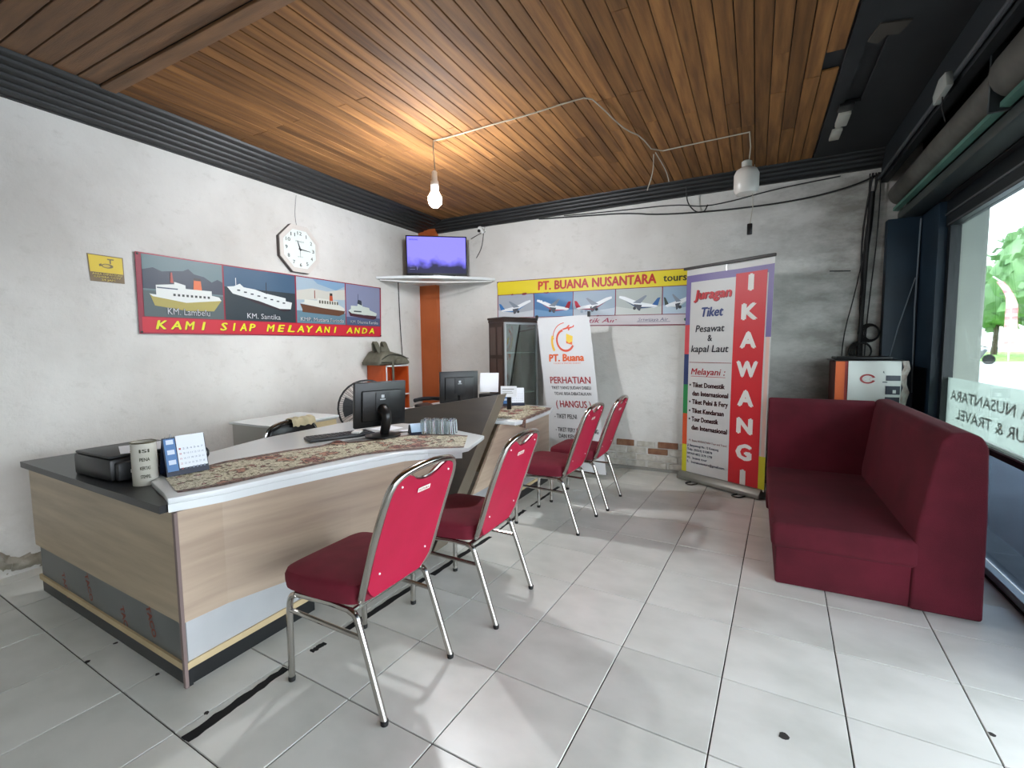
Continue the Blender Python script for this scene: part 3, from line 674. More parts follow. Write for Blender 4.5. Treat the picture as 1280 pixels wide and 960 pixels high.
# ---------------------------------------------------------------- CCTV sign
t = thing('cctv_sign', 'small yellow camera warning sign on the left wall', 'sign', (XL, 1.575, 1.85))
f = quad((XL+.003, 1.487, 1.771), (XL+.003, 1.674, 1.770), (XL+.003, 1.674, 1.945), (XL+.003, 1.477, 1.947), .2, .178)
F = Flat(f); F.rect(0, 0, .2, .178, '#75603f', 0); F.build('plate', t, thick=.002)
F = Flat(f); F.rect(.006, .062, .194, .172, '#d9bd2c', .001)
F.disc(.105, .108, .034, '#6f6138', .002, .45).disc(.10, .108, .022, '#c7ab3a', .0026, .45).poly([(.06, .10), (.075, .108), (.072, .122), (.058, .115)], '#6f6138', .002).rect(.12, .125, .128, .15, '#6f6138', .002).rect(.108, .15, .145, .158, '#6f6138', .002).build('camera_drawing', t)
for s, x_, y_, w_ in (('AREA DIPANTAU', .014, .045, .172), ('KAMERA CCTV', .022, .027, .155), ('24 JAM', .062, .009, .08)): T(f, t, 'lettering_line', s, x_, y_, w_, .012, '#e5cf6b', h=.002, bold=.02)

# ---------------------------------------------------------------- ship banner
BW, BH = 2.405, .57
f = quad((XL+.006, 1.735, 1.432), (XL+.006, 4.141, 1.440), (XL+.006, 4.155, 2.003), (XL+.006, 1.741, 2.003), BW, BH, lambda u, v: .005+.004*math.sin(u*5+v*3)+.003*math.sin(u*13))
t = thing('ship_banner', 'long banner with four ship pictures over a red slogan strip', 'banner', (XL, 2.94, 1.7))
F = Flat(f, .1); F.rect(0, 0, BW, BH, '#8e2036', 0); F.build('banner_sheet', t, thick=.0015)
F = Flat(f, .1); F.rect(.02, .01, BW-.01, .118, '#c31f33', .001); F.build('slogan_strip', t)
for wd, a, b in (('KAMI', .10, .49), ('SIAP', .56, .89), ('MELAYANI', .97, 1.79), ('ANDA', 1.88, 2.32)):
    n = len(wd); st = (b-a)/n
    for k, chh in enumerate(wd):
        ww = st*(.35 if chh == 'I' else .78); xx = a+k*st+(st*.25 if chh == 'I' else 0)
        F = Flat(f, .1); F.text(chh, xx+.003, .032, ww, .066, '#7a1220', .002, bold=.06, shear=.2).text(chh, xx, .036, ww, .064, '#e0da22', .0032, bold=.035, shear=.2).build('slogan_letter', t)
px4 = [(.035, .598), (.612, 1.27), (1.285, 1.878), (1.892, 2.385)]; y0, y1 = .124, .56
def pic(n): return Flat(f, .1)
def L(x0, x1, pts): return [(x0+(x1-x0)*a, y0+(y1-y0)*b) for a, b in pts]
# 1
x0, x1 = px4[0]; F = pic(0)
F.rect(x0, y0, x1, y1, '#5c7378', .0012).poly(L(x0, x1, [(0, .45), (1, .45), (1, .68), (.93, .72), (.85, .66), (.75, .74), (.62, .77), (.55, .85), (.48, .8), (.35, .78), (.22, .75), (.12, .8), (0, .75)]), '#333c4c', .002).rect(x0, y0, x1, y0+(y1-y0)*.42, '#4d5a5c', .002)
F.poly(L(x0, x1, [(.07, .36), (.12, .18), (.5, .12), (.86, .14), (.97, .34), (.5, .30)]), '#a79a4e', .0035).poly(L(x0, x1, [(.06, .37), (.14, .36), (.14, .52), (.36, .56), (.36, .60), (.5, .56), (.5, .5), (.84, .5), (.84, .42), (.94, .4), (.97, .34), (.5, .26), (.1, .33)]), '#d9dcd8', .0045)
F.poly(L(x0, x1, [(.6, .5), (.71, .5), (.7, .68), (.61, .68)]), '#d96a34', .0055).poly(L(x0, x1, [(.61, .66), (.70, .66), (.7, .7), (.61, .7)]), '#3c3030', .0062).poly(L(x0, x1, [(.31, .58), (.35, .58), (.34, .75), (.32, .75)]), '#a5463a', .0055)
for k in range(9): F.rect(x0+(x1-x0)*(.34+.055*k), y0+(y1-y0)*.36, x0+(x1-x0)*(.37+.055*k), y0+(y1-y0)*.40, '#2f3330', .0055)
F.rect(x0+(x1-x0)*.15, y0+(y1-y0)*.47, x0+(x1-x0)*.4, y0+(y1-y0)*.49, '#39465a', .0055)
F.build('ship_picture', t, label='picture of an ochre hulled ship with an orange funnel')
# 2
x0, x1 = px4[1]; F = pic(1)
F.rect(x0, y0, x1, y1, '#3d5a74', .0012).rect(x0, y0, x1, y0+(y1-y0)*.62, '#26333a', .002).poly(L(x0, x1, [(.05, .55), (.4, .36), (.8, .22), (.9, .24), (.92, .34), (.6, .46), (.2, .60)]), '#2e1c24', .003)
F.poly(L(x0, x1, [(.03, .62), (.1, .5), (.45, .40), (.75, .27), (.92, .28), (.94, .42), (.84, .44), (.84, .5), (.55, .56), (.4, .62), (.25, .64), (.2, .7), (.12, .64)]), '#d5dad8', .0042)
for k in range(8): F.rect(x0+(x1-x0)*(.16+.09*k), y0+(y1-y0)*(.56-.025*k), x0+(x1-x0)*(.20+.09*k), y0+(y1-y0)*(.585-.025*k), '#27303a', .0052)
F.rect(x0+(x1-x0)*.55, y0+(y1-y0)*.55, x0+(x1-x0)*.56, y0+(y1-y0)*.78, '#222428', .0052).rect(x0+(x1-x0)*.14, y0+(y1-y0)*.66, x0+(x1-x0)*.15, y0+(y1-y0)*.8, '#e0e0e0', .0052)
F.build('ship_picture', t, label='picture of a white ship on dark green water')
# 3
x0, x1 = px4[2]; F = pic(2)
F.rect(x0, y0, x1, y1, '#9fb2bf', .0012).poly(L(x0, x1, [(0, .7), (.3, .78), (.6, .75), (1, .85), (1, .6), (0, .5)]), '#c3c2b8', .002).poly(L(x0, x1, [(.4, .9), (.8, .8), (1, .92), (1, 1), (.3, 1)]), '#7d9fbc', .002).rect(x0, y0, x1, y0+(y1-y0)*.27, '#5f7f8e', .002)
F.poly(L(x0, x1, [(.06, .42), (.1, .30), (.1, .24), (.85, .2), (.97, .26), (.99, .34), (.5, .36)]), '#5d3b28', .0035).poly(L(x0, x1, [(.06, .43), (.14, .46), (.14, .52), (.38, .52), (.4, .58), (.82, .55), (.84, .47), (.97, .4), (.98, .33), (.5, .36)]), '#cfd0c6', .0045)
F.poly(L(x0, x1, [(.64, .54), (.72, .54), (.71, .68), (.65, .68)]), '#b9502c', .0055).poly(L(x0, x1, [(.65, .66), (.71, .66), (.71, .72), (.65, .72)]), '#292424', .0062).rect(x0+(x1-x0)*.33, y0+(y1-y0)*.56, x0+(x1-x0)*.345, y0+(y1-y0)*.74, '#8a3f30', .0055)
for k in range(8): F.rect(x0+(x1-x0)*(.42+.055*k), y0+(y1-y0)*.46, x0+(x1-x0)*(.45+.055*k), y0+(y1-y0)*.53, '#4d4a3c', .0055)
F.build('ship_picture', t, label='picture of a brown hulled ship under a cloudy sky')
# 4
x0, x1 = px4[3]; F = pic(3)
F.rect(x0, y0, x1, y1, '#8288a4', .0012).rect(x0, y0, x1, y0+(y1-y0)*.2, '#4c5878', .002).poly(L(x0, x1, [(.05, .34), (.1, .22), (.8, .16), (.88, .2), (.9, .3), (.5, .26)]), '#43202c', .0035)
F.poly(L(x0, x1, [(.05, .35), (.12, .40), (.12, .48), (.3, .48), (.32, .56), (.44, .56), (.46, .48), (.66, .46), (.68, .4), (.9, .33), (.88, .26), (.3, .28), (.14, .29)]), '#c3ccc4', .0045)
F.poly(L(x0, x1, [(.3, .54), (.44, .5), (.42, .62), (.32, .64)]), '#2f3644', .0055).rect(x0+(x1-x0)*.32, y0+(y1-y0)*.64, x0+(x1-x0)*.33, y0+(y1-y0)*.78, '#33384a', .0055).rect(x0+(x1-x0)*.2, y0+(y1-y0)*.33, x0+(x1-x0)*.42, y0+(y1-y0)*.36, '#2c3a3c', .0055)
F.build('ship_picture', t, label='picture of a small white and maroon ferry')
for (x0, x1), s, a, b, sz in zip(px4, ('KM. Lambelu', 'KM. Santika', 'KMP. Mutiara Ferindo', 'KM. Dharma Kartika'), (.26, .28, .06, .10), (.80, .75, .95, .93), (.05, .046, .038, .034)):
    F = Flat(f, .1); F.text(s, x0+(x1-x0)*a, y0+.02, (x1-x0)*(b-a), sz, '#30343c', .0065, bold=.04).text(s, x0+(x1-x0)*a, y0+.02, (x1-x0)*(b-a), sz, '#dcdfe2', .0075, bold=.005).build('caption', t)
for p in ((1.755, 1.99), (4.145, 1.99), (1.75, 1.445), (4.13, 1.455)): MB().lathe([(.001, .012), (.008, .010), (.008, 0)], (XL+.006, p[0], p[1]), 8, Matrix.Rotation(PI/2, 4, 'Y')).build('nail', BLACKP, t)

# ---------------------------------------------------------------- airline banner on the back wall
AW, AH = 2.60, .545
def rip(u, v):
    # diagonal fold running down from the upper left corner
    d = (v-(.53-.30*u)); fold = math.exp(-(d/.03)**2)*.022*math.exp(-((u-.95)/.8)**2)
    d2 = (v-(.50-.42*u)); return fold+math.exp(-(d2/.02)**2)*.012*math.exp(-((u-.2)/.35)**2)+.004*math.sin(u*4.2)
f = quad((-2.757, YB-.006, 1.55), (-.16, YB-.006, 1.492), (-.16, YB-.006, 2.055), (-2.75, YB-.006, 2.080), AW, AH, rip)
t = thing('airline_banner', 'wide yellow topped banner with aeroplane pictures on the back wall', 'banner', (-1.45, YB-.01, 1.8))
F = Flat(f, .045); F.rect(0, 0, AW, AH, '#7d2338', 0); F.build('banner_sheet', t, thick=.0015)
F = Flat(f, .045); F.rect(.008, .385, AW-.01, AH-.008, '#dcc81e', .003); F.build('yellow_strip', t)
F = Flat(f, .045); F.rect(.008, .01, AW-.01, .105, '#c9c2c4', .003); F.build('pale_strip', t)
for s, x_, w_ in (('PT.', .535, .16), ('BUANA', .735, .40), ('NUSANTARA', 1.17, .68)): T(f, t, 'title_word', s, x_, .418, w_, .098, '#c9361f', grid=.045, h=.0055, bold=.045)
for s, x_, w_ in (('tours', 1.915, .225), ('&', 2.175, .075), ('travel', 2.28, .26)): T(f, t, 'title_word', s, x_, .43, w_, .072, '#3a3a22', grid=.045, h=.0055, bold=.025)
T(f, t, 'airline_name', 'Batik Air', 1.02, .035, .43, .05, '#a03050', grid=.045, h=.0055, shear=.35, bold=.01)
F = Flat(f, .045); F.text('Sriwijaya Air', 1.67, .045, .30, .032, '#48466a', .0055, shear=.2).rect(1.66, .035, 1.99, .039, '#48466a', .0052).build('airline_name', t)
T(f, t, 'airline_name', 'Citilink', 2.12, .035, .40, .055, '#1f6e4a', grid=.045, h=.0055, bold=.03, shear=.2)
T(f, t, 'airline_name', 'Lion Air', .3, .035, .3, .045, '#b03030', grid=.045, h=.0055, bold=.02)
px5 = [(.012, .480), (.490, .952), (.960, 1.425), (1.435, 1.905), (1.915, 2.2), (2.21, 2.59)]
cols = ['#a3a9b2', '#4d7ba8', '#92a3b2', '#a9b0ac', '#8ea6ba', '#8ea6ba']
def plane(F, x0, x1, flip, tail, belly, up=.1):
    w_ = x1-x0; yb_, yt_ = .112, .378; hh_ = yt_-yb_
    def Q(p): return [((x0+w_*(1-a if flip else a)), yb_+hh_*b) for a, b in p]
    F.poly(Q([(.08, .30), (.16, .24), (.5, .30), (.8, .46+up), (.93, .56+up), (.92, .64+up), (.8, .60+up), (.5, .48), (.15, .36)]), '#e4e8ea', .0055)
    F.poly(Q([(.08, .32), (.03, .62), (.09, .60), (.2, .36)]), tail, .0066)
    F.poly(Q([(.12, .27), (.5, .29), (.8, .44+up), (.5, .22)]), belly, .0066)
    F.poly(Q([(.42, .36), (.6, .40), (.50, .16), (.46, .14)]), '#4a4f58', .0075)
    F.poly(Q([(.45, .42), (.62, .45), (.35, .72), (.31, .70)]), '#7f8894', .0075)
    F.disc(*Q([(.58, .24)])[0], .016, '#33363c', .0082)
tl = ['#2f6fae', '#a02c3a', '#b02a40', '#2c5d96', '#3d4a44', '#3d4a44']; bl = ['#4a7fb4', '#b04048', '#8e2438', '#28456c', '#c9cfd0', '#c9cfd0']
for k, (x0, x1) in enumerate(px5):
    F = Flat(f, .045); F.rect(x0, .112, x1, .378, cols[k], .003); F.poly([(x0, .112), (x1, .112), (x1, .19), ((x0+x1)/2, .16), (x0, .2)], ['#c3c7cc', '#6f97bd', '#b5bfc8', '#c0c4bf', '#b4c4d0', '#b4c4d0'][k], .004)
    plane(F, x0, x1, k in (1, 3), tl[k], bl[k], .1 if k != 4 else 0); F.build('aeroplane_picture', t)
for p in ((-2.74, 2.07), (-.17, 2.045)): MB().lathe([(.001, .012), (.008, .010), (.008, 0)], (p[0], YB-.012, p[1]), 8, Matrix.Rotation(PI/2, 4, 'X')).build('nail', BLACKP, t)

# ---------------------------------------------------------------- notice banner on an X stand
NW, NH = .6, 1.58
BL, BR, TR, TL = (-1.83, 4.43, .05), (-1.26, 4.40, .05), (-1.515, 4.62, 1.625), (-2.095, 4.62, 1.605)
f = quad(BL, BR, TR, TL, NW, NH, lambda u, v: .012*math.sin(u*5.2)+.006*math.sin(v*7+u*3))
t = thing('notice_banner', 'white notice banner with orange logo on a stand before the cabinet', 'banner', (-1.7, 4.5, 0))
F = Flat(f, .06); F.rect(0, 0, NW, NH, '#cfd1d2', 0); F.build('banner_sheet', t, thick=.0015)
F = Flat(f, .06); o_ = '#d8602a'
F.ring(.31, 1.33, .085, .105, '#cf4a2c', 100, 330, .002, 1.15).ring(.27, 1.31, .10, .125, '#e3b437', 150, 215, .0022, 1.3).ring(.33, 1.36, .15, .158, '#cf4a2c', 95, 185, .002).poly([(.32, 1.30), (.385, 1.28), (.40, 1.37), (.33, 1.40)], '#e6c22e', .003).poly([(.32, 1.30), (.385, 1.28), (.387, 1.315), (.35, 1.30), (.322, 1.325)], '#d8602a', .0036)
F.poly([(.29, 1.452), (.34, 1.466), (.37, 1.49), (.38, 1.485), (.365, 1.466), (.41, 1.47), (.42, 1.485), (.43, 1.48), (.42, 1.462), (.38, 1.452), (.365, 1.43), (.355, 1.43), (.355, 1.45), (.30, 1.44)], '#cf4a2c', .003)
F.build('logo', t)
rd, bk = '#9c2a30', '#26262a'
for a_ in (('PT. Buana', .10, 1.115, .40, .075, '#d8602a', .05, .1), ('TOURS & TRAVEL AGENT', .15, 1.085, .31, .014, '#d8602a', 0, 0), ('PERHATIAN', .085, .885, .46, .07, rd, .02, 0), ('TIKET YANG SUDAH DIBELI', .09, .825, .45, .032, bk, .01, 0),
           ('TIDAK BISA DIBATALKAN', .115, .765, .42, .032, bk, .01, 0), ('( HANGUS )', .12, .64, .40, .07, rd, .025, 0), ('- TIKET PELNI', .085, .525, .26, .045, bk, .02, 0), ('- TIKET FERY PENUMPANG', .085, .39, .48, .042, bk, .02, 0),
           ('DAN KENDARAAN', .115, .325, .37, .042, bk, .02, 0), ('- TIKET PROMO PESAWAT', .085, .185, .48, .042, bk, .02, 0)): T(f, t, 'notice_line', *a_[:6], grid=.06, h=.003, bold=a_[6], shear=a_[7])
for a, b in ((TL, (-1.35, 4.6, .0)), (TR, (-1.75, 4.68, .0))): MB().tube([Vector(a)+Vector((0, .015, .01)), Vector(((a[0]+b[0])/2, 4.60, .82)), b], .006, 6).build('stand_rod', BLACKP, t)
MB().tube([Vector(BL)+Vector((0, .01, 0)), (-1.55, 4.60, .55)], .005, 6).tube([Vector(BR)+Vector((0, .01, 0)), (-1.55, 4.60, .55)], .005, 6).build('lower_rods', BLACKP, t)
for q in (TL, TR): MB().box(q[0]-.012, q[1]-.012, q[2]-.02, q[0]+.012, q[1]+.02, q[2]+.035, bev=.003, seg=1).build('clip', BLACKP, t)

# ---------------------------------------------------------------- roll-up banner
RW, RH = .80, 1.955
BL, BR = Vector((-.614, 4.771, .065)), Vector((.094, 4.386, .065)); UU = (BR-BL).normalized(); NN = UU.cross(Vector((0, 0, 1)))
f = quad(BL, BR, BR+Vector((.03, 0, RH)), BL+Vector((.02, 0, RH)), RW, RH, lambda u, v: .006*math.sin(u*9)*(.4+v/RH)+.01*math.sin(v*1.6))
t = thing('roll_up_banner', 'tall roll-up banner with a red strip and vertical white lettering', 'banner', ((BL+BR)/2*1).to_tuple()[:2]+(0,))
F = Flat(f, .1); F.rect(0, 0, RW, RH, '#c9c9c6', 0); F.build('banner_sheet', t, thick=.0015)
F = Flat(f, .1)
F.rect(.0, RH-.13, RW, RH-.065, '#6f6396', .001)
for a, b, c in ((1.43, 1.89, '#6f6396'), (1.155, 1.43, '#c8474d'), (.865, 1.155, '#2b3b68'), (.585, .865, '#2c8a4e'), (.285, .585, '#d2562f'), (.02, .285, '#c8c32a')): F.rect(.0, a, .05, b, c, .0012)
F.rect(.755, 1.3, .80, 1.89, '#6f6396', .0012).rect(.762, .3, .79, 1.3, '#d9b7a8', .0012).rect(.735, .02, .80, .3, '#c8c32a', .0012)
F.build('coloured_border', t)
F = Flat(f, .1); F.rect(.475, .005, .745, RH-.105, '#c8242c', .0016); F.build('red_strip', t)
zs = [1.70, 1.455, 1.215, .965, .715, .475, .245, .02]
for ch_, z in zip('IKAWANGI', zs): 
    w_ = .05 if ch_ == 'I' else (.19 if ch_ == 'W' else .145)
    T(f, t, 'letter', ch_, .61-w_/2, z, w_, .135, '#dfdcd6', grid=.1, h=.003, bold=.06)
F = Flat(f, .1); F.text('Juragan', .09, 1.66, .36, .085, '#8a1a20', .0025, bold=.07, shear=.15).text('Juragan', .085, 1.665, .36, .085, '#c8242c', .0035, bold=.03, shear=.15).build('lettering_line', t)
for a_ in (('Tiket', .17, 1.50, .21, .085, '#22366e', .04, .2), ('Pesawat', .115, 1.36, .28, .065, '#1b1b24', .02, .15), ('&', .24, 1.275, .045, .06, '#1b1b24', .02, 0), ('kapal Laut', .075, 1.175, .365, .065, '#1b1b24', .02, .15)): T(f, t, 'lettering_line', *a_[:6], grid=.1, h=.003, bold=a_[6], shear=a_[7])
Flat(f, .1).rect(.06, 1.075, .47, 1.080, '#8a1a20', .002).build('divider_line', t)
Flat(f, .1).text('Melayani :', .08, .965, .34, .06, '#b02430', .003, bold=.015, shear=.2).rect(.08, .945, .42, .949, '#b02430', .002).build('lettering_line', t)
for s, z, a, b in (('Tiket Domestik', .845, .10, .42), ('dan Internasional', .765, .10, .455), ('Tiket Pelni & Fery', .685, .10, .455), ('Tiket Kendaraan', .60, .10, .42), ('Tour Domestik', .52, .10, .37), ('dan Internasional', .44, .10, .455)):
    F = Flat(f, .1); F.text(s, a, z, b-a, .045, '#3d1a1c', .003, bold=.05)
    if s[0] == 'T': F.disc(.077, z+.02, .009, '#2a2a2a', .003)
    F.build('lettering_line', t)
T(f, t, 'lettering_line', 'PT. Buana NUSANTARA Tour and Travel', .075, .325, .38, .018, '#8a3a3c', grid=.1, h=.003, bold=.01)
for s, z, b in (('Jl. Banyuwangi No. 12 Ketapang', .275, .36), ('Telp. (0333) 510878', .235, .30), ('HP/WA 0822 3179 1778', .195, .30), ('IG.  buana tour', .155, .25), ('E.   buananusantara@gmail.com', .115, .42)): T(f, t, 'lettering_line', s, .06, z, b-.04, .022, '#2b3350', grid=.1, h=.003, bold=.02)
Mr = Matrix.Translation(BL) @ Matrix(((UU.x, -UU.y, 0, 0), (UU.y, UU.x, 0, 0), (0, 0, 1, 0), (0, 0, 0, 1)))
MB().prism([(-.06, -.055), (.07, -.055), (.055, -.01), (.02, .02), (-.02, .02), (-.055, -.02)], 'x', -.02, RW-.01, bev=.006, M=Mr).build('cassette', mat('champagne_aluminium', '#8d8d86', .4, .7), t)
MB().box(-.01, -.012, RH-.01, RW+.04, .012, RH+.015, bev=.004, M=Mr).build('top_rail', mat('dark_rail', '#3c3a38', .5), t)
MB().tube([BL+UU*.4+NN*-.03+Vector((0, 0, -.02)), BL+UU*.41+NN*-.02+Vector((0, 0, RH))], .008, 8).build('rear_pole', ALU, t)
for q in (.12, .62): MB().tube([(q, -.02, -.058), (q-.03, -.14, -.056), (q+.03, -.16, -.056), (q+.05, -.02, -.058)], .006, 6, smooth=1).build('foot', BLACKP, t) if False else None
for q in (.14, .60):
    m = MB(); pts = [Mr @ Vector(p) for p in ((q, -.05, -.058), (q-.02, -.13, -.058), (q+.06, -.14, -.058), (q+.07, -.05, -.058))]; m.tube(pts, .006, 6, smooth=2).build('foot', BLACKP, t)

# ---------------------------------------------------------------- display cabinet
N0 = Vector((-2.36, 4.38, 0)); a = .42; U1 = Vector((math.sin(a), math.cos(a), 0)); Mc = Matrix.Translation(N0) @ Matrix(((U1.x, -U1.y, 0, 0), (U1.y, U1.x, 0, 0), (0, 0, 1, 0), (0, 0, 0, 1)))
# local: x along the glass front, y = depth behind it
DW = mat('dark_brown_cabinet_wood', '#2a1c17', .35, var='#3b2a22', scale=4, stretch=(1, 1, .2))
t = thing('display_cabinet', 'dark wooden display cabinet with glass front by the back wall', 'cabinet', N0.to_tuple())
cw, cd, chh = .46, .28, 1.60
MB().box(0, .01, 0, .02, cd, chh, M=Mc).build('side_panel', DW, t); MB().box(cw-.02, .01, 0, cw, cd, chh, M=Mc).build('side_panel', DW, t)
MB().box(.02, cd-.015, 0, cw-.02, cd, chh, M=Mc).build('back_panel', DW, t)
MB().box(-.015, -.015, chh, cw+.01, cd+.01, chh+.025, bev=.004, seg=1, M=Mc).box(-.008, -.008, chh-.03, cw, cd, chh, M=Mc).build('top', DW, t)
MB().box(.02, .012, 0, cw-.02, cd-.015, .08, M=Mc).build('plinth', DW, t)
for z in (.42, .80, 1.24): MB().box(.02, .03, z, cw-.02, cd-.015, z+.008, M=Mc).build('glass_shelf', mat('pale_shelf_edge', '#9aa5a0', .2), t)
MB().box(-.002, -.004, .08, .022, .012, chh-.03, M=Mc).box(cw-.022, -.004, .08, cw, .012, chh-.03, M=Mc).box(.02, -.004, chh-.05, cw-.02, .012, chh-.03, M=Mc).box(.02, -.004, .08, cw-.02, .012, .10, M=Mc).build('door_frame', ALU, t)
MB().box(.022, .0, .10, cw-.022, .004, chh-.05, M=Mc).build('glass_door', CABGLASS, t)
MB().box(-.006, .04, .15, 0, .12, 1.18, M=Mc).box(-.006, .15, .15, 0, .25, 1.18, M=Mc).box(-.006, .04, 1.22, 0, .12, 1.52, M=Mc).box(-.006, .15, 1.22, 0, .25, 1.52, M=Mc).build('raised_side_panel', mat('side_panel_brown', '#4a3b35', .3), t)

# ---------------------------------------------------------------- orange shelf and backpack
t = thing('orange_shelf', 'orange open shelf unit against the left wall near the corner', 'shelf', (-3.72, 4.09, 0))
x0, x1, ya, yc_ = XL+.01, -3.575, 3.90, 4.275
MB().box(x0, ya, 0, x1, ya+.016, 1.12).build('side_panel', ORANGE, t); MB().box(x0, yc_-.016, 0, x1, yc_, 1.12).build('side_panel', ORANGE, t)
MB().box(x0, ya+.016, 0, x0+.008, yc_-.016, 1.12).build('back_panel', ORANGE, t)
for z in (.03, .40, .775, 1.104):
    s = MB().box(x0+.008, ya+.016, z, x1-.001, yc_-.016, z+.016).build('shelf_board', ORANGE, t)
    MB().box(x1-.001, ya+.002, z, x1+.002, yc_-.002, z+.016).build('white_edge_strip', WHITEP, s)
MB().box(x1-.001, ya, 0, x1+.002, ya+.016, 1.12).build('white_edge_strip', WHITEP, t)
BPK = mat('olive_grey_canvas', '#6d6a5c', .9, var='#5b584b', scale=14, bump=.4, bscale=150)
t = thing('backpack', 'grey olive backpack lying on top of the orange shelf', 'backpack', (-3.70, 4.09, 1.122))
m = MB().prism([(3.80, 1.124), (3.79, 1.16), (3.84, 1.21), (3.90, 1.275), (3.97, 1.285), (4.06, 1.262), (4.16, 1.245), (4.25, 1.215), (4.30, 1.17), (4.30, 1.124)], 'x', -3.84, -3.57, bev=.035, seg=3)
m.build('main_bag', BPK, t)
MB().prism([(4.04, 1.128), (4.04, 1.185), (4.09, 1.20), (4.22, 1.19), (4.27, 1.16), (4.27, 1.128)], 'x', -3.60, -3.545, bev=.018, seg=2).build('front_pocket', BPK, t)
for y_ in (3.85, 3.98):
    g = [[(x_+w_*0, y_+w_-dy, z_) for w_ in (0, .032, .062)] for x_, dy, z_ in ((-3.64, -.02, 1.25), (-3.655, 0, 1.31), (-3.675, .006, 1.365), (-3.70, .006, 1.385), (-3.725, 0, 1.36), (-3.74, -.02, 1.27))]
    MB().surf(g, thick=.012).build('shoulder_strap', BPK, t)
g = [[(-3.645, 3.90+.10*k/4, z_+.006*math.sin(k)) for z_ in (1.27, 1.305, 1.318)] for k in range(5)]
MB().surf(g, thick=.012).build('back_pad', BPK, t)
MB().tube([(-3.57, 3.84, 1.19), (-3.56, 3.95, 1.245), (-3.56, 4.1, 1.235), (-3.56, 4.26, 1.19)], .005, 6, smooth=2).build('zip_seam', mat('dark_zip', '#2e2c26', .7), t)
MB().box(-3.571, 3.99, .93, -3.562, 4.02, 1.16, bev=.002, seg=1).build('hanging_strap', BPK, t)

# ---------------------------------------------------------------- white cabinet, desk chair, fan
t = thing('low_cabinet', 'low white cabinet standing against the left wall', 'cabinet', (-3.35, 2.5, 0))
MB().box(-3.60, 2.20, .04, -3.13, 2.80, .735).build('carcass', mat('pale_grey_cabinet', '#b6b4ae', .5), t)
MB().box(-3.62, 2.185, .735, -3.115, 2.815, .752, bev=.002, seg=1).build('top', WHITELAM, t)
MB().box(-3.13, 2.215, .06, -3.118, 2.785, .72).build('door', BEIGE, t); MB().box(-3.6, 2.22, 0, -3.15, 2.78, .04).build('plinth', DKBROWN, t)
VIN = mat('black_vinyl', '#0e0e10', .3)
cx, cy = -2.72, 2.22
t = thing('desk_chair', 'black office chair with chrome trim behind the desk', 'chair', (cx, cy, 0))
MB().prism([(cy-.21, .50), (cy+.21, .50), (cy+.21, .68), (cy+.17, .755), (cy+.08, .785), (cy-.08, .785), (cy-.17, .755), (cy-.21, .68)], 'x', cx-.24, cx-.20, bev=.015).build('backrest', VIN, t)
MB().tube([(cx-.22, cy-.225, .42), (cx-.22, cy-.225, .68), (cx-.22, cy-.18, .77), (cx-.22, cy-.08, .80), (cx-.22, cy+.08, .80), (cx-.22, cy+.18, .77), (cx-.22, cy+.225, .68), (cx-.22, cy+.225, .42)], .011, 8, smooth=2).build('back_frame', CHROME, t)
MB().box(cx-.22, cy-.22, .40, cx+.2, cy+.22, .47, bev=.025).build('seat', VIN, t)
for sx_ in (-1, 1):
    for sy_ in (-1, 1): MB().tube([(cx+sx_*.17, cy+sy_*.19, .40), (cx+sx_*.2, cy+sy_*.21, .0)], .011, 8).build('leg', CHROME, t)
m = MB(); g = []
for a_ in range(9):
    row = []
    for b_ in range(13):
        y = cy-.02+.20*b_/12; u = a_/8; ang = (u-.5)*PI
        row.append((cx-.22+.045*math.sin(ang)+.01*math.sin(b_), y, .80+.012*math.cos(ang)*1.5+.006*math.sin(b_*1.9)-.10*max(0, abs(u-.5)-.3)*2))
    g.append(row)
tag(m.surf(g, thick=.004).build('folded_cloth', mat('cream_cloth', '#b8ad8e', .9, bump=.3, bscale=80)), 'cream cloth hung over the black office chair', 'cloth')
fx, fy, fz = -2.98, 3.0, .80
t = thing('standing_fan', 'black round fan behind the front desk computer screen', 'fan', (fx, fy, 0))
Mf = Matrix.Translation((fx, fy, fz)) @ Matrix.Rotation(math.radians(-38), 4, 'Z') @ Matrix.Rotation(PI/2, 4, 'Y')
def circ(r, z, n=28): return [Mf @ Vector((r*math.cos(2*PI*k/n), r*math.sin(2*PI*k/n), z)) for k in range(n)]
m = MB().tube(circ(.235, .0), .008, 6, closed=True).tube(circ(.12, .055), .003, 5, closed=True).tube(circ(.12, -.06), .003, 5, closed=True).build('guard_ring', BLACKP, t)
m = MB()
for k in range(36):
    a_ = 2*PI*k/36; 
    for sgn in (1, -1): m.tube([Mf @ Vector((r*math.cos(a_+.15*r*sgn), r*math.sin(a_+.15*r*sgn), z*sgn)) for r, z in ((.04, .07), (.12, .058), (.2, .035), (.235, 0))], .0018, 4, cap=False)
m.build('wire_guard', BLACKP, t)
for k in range(3):
    m = MB(); g = []
    for r in (.03, .09, .15, .2):
        g.append([Mf @ Vector((r*math.cos(2*PI*k/3+q), r*math.sin(2*PI*k/3+q), .02*(q-.4))) for q in (0, .3, .6, .9)])
    m.surf(g, thick=.002).build('blade', BLACKP, t)
MB().lathe([(.001, .08), (.035, .075), (.04, .05), (.03, -.02), (.055, -.07), (.05, -.16), (.001, -.17)], (0, 0, 0), 16, Mf).build('motor', BLACKP, t)
MB().tube([Mf @ Vector((0, 0, -.1)), (fx-.06, fy+.05, fz-.1), (fx-.06, fy+.05, .03)], .014, 8).build('pole', GREYP, t)
MB().lathe([(.15, 0), (.15, .015), (.05, .04), (.02, .05)], (fx-.06, fy+.05, 0), 24).build('base', BLACKP, t)

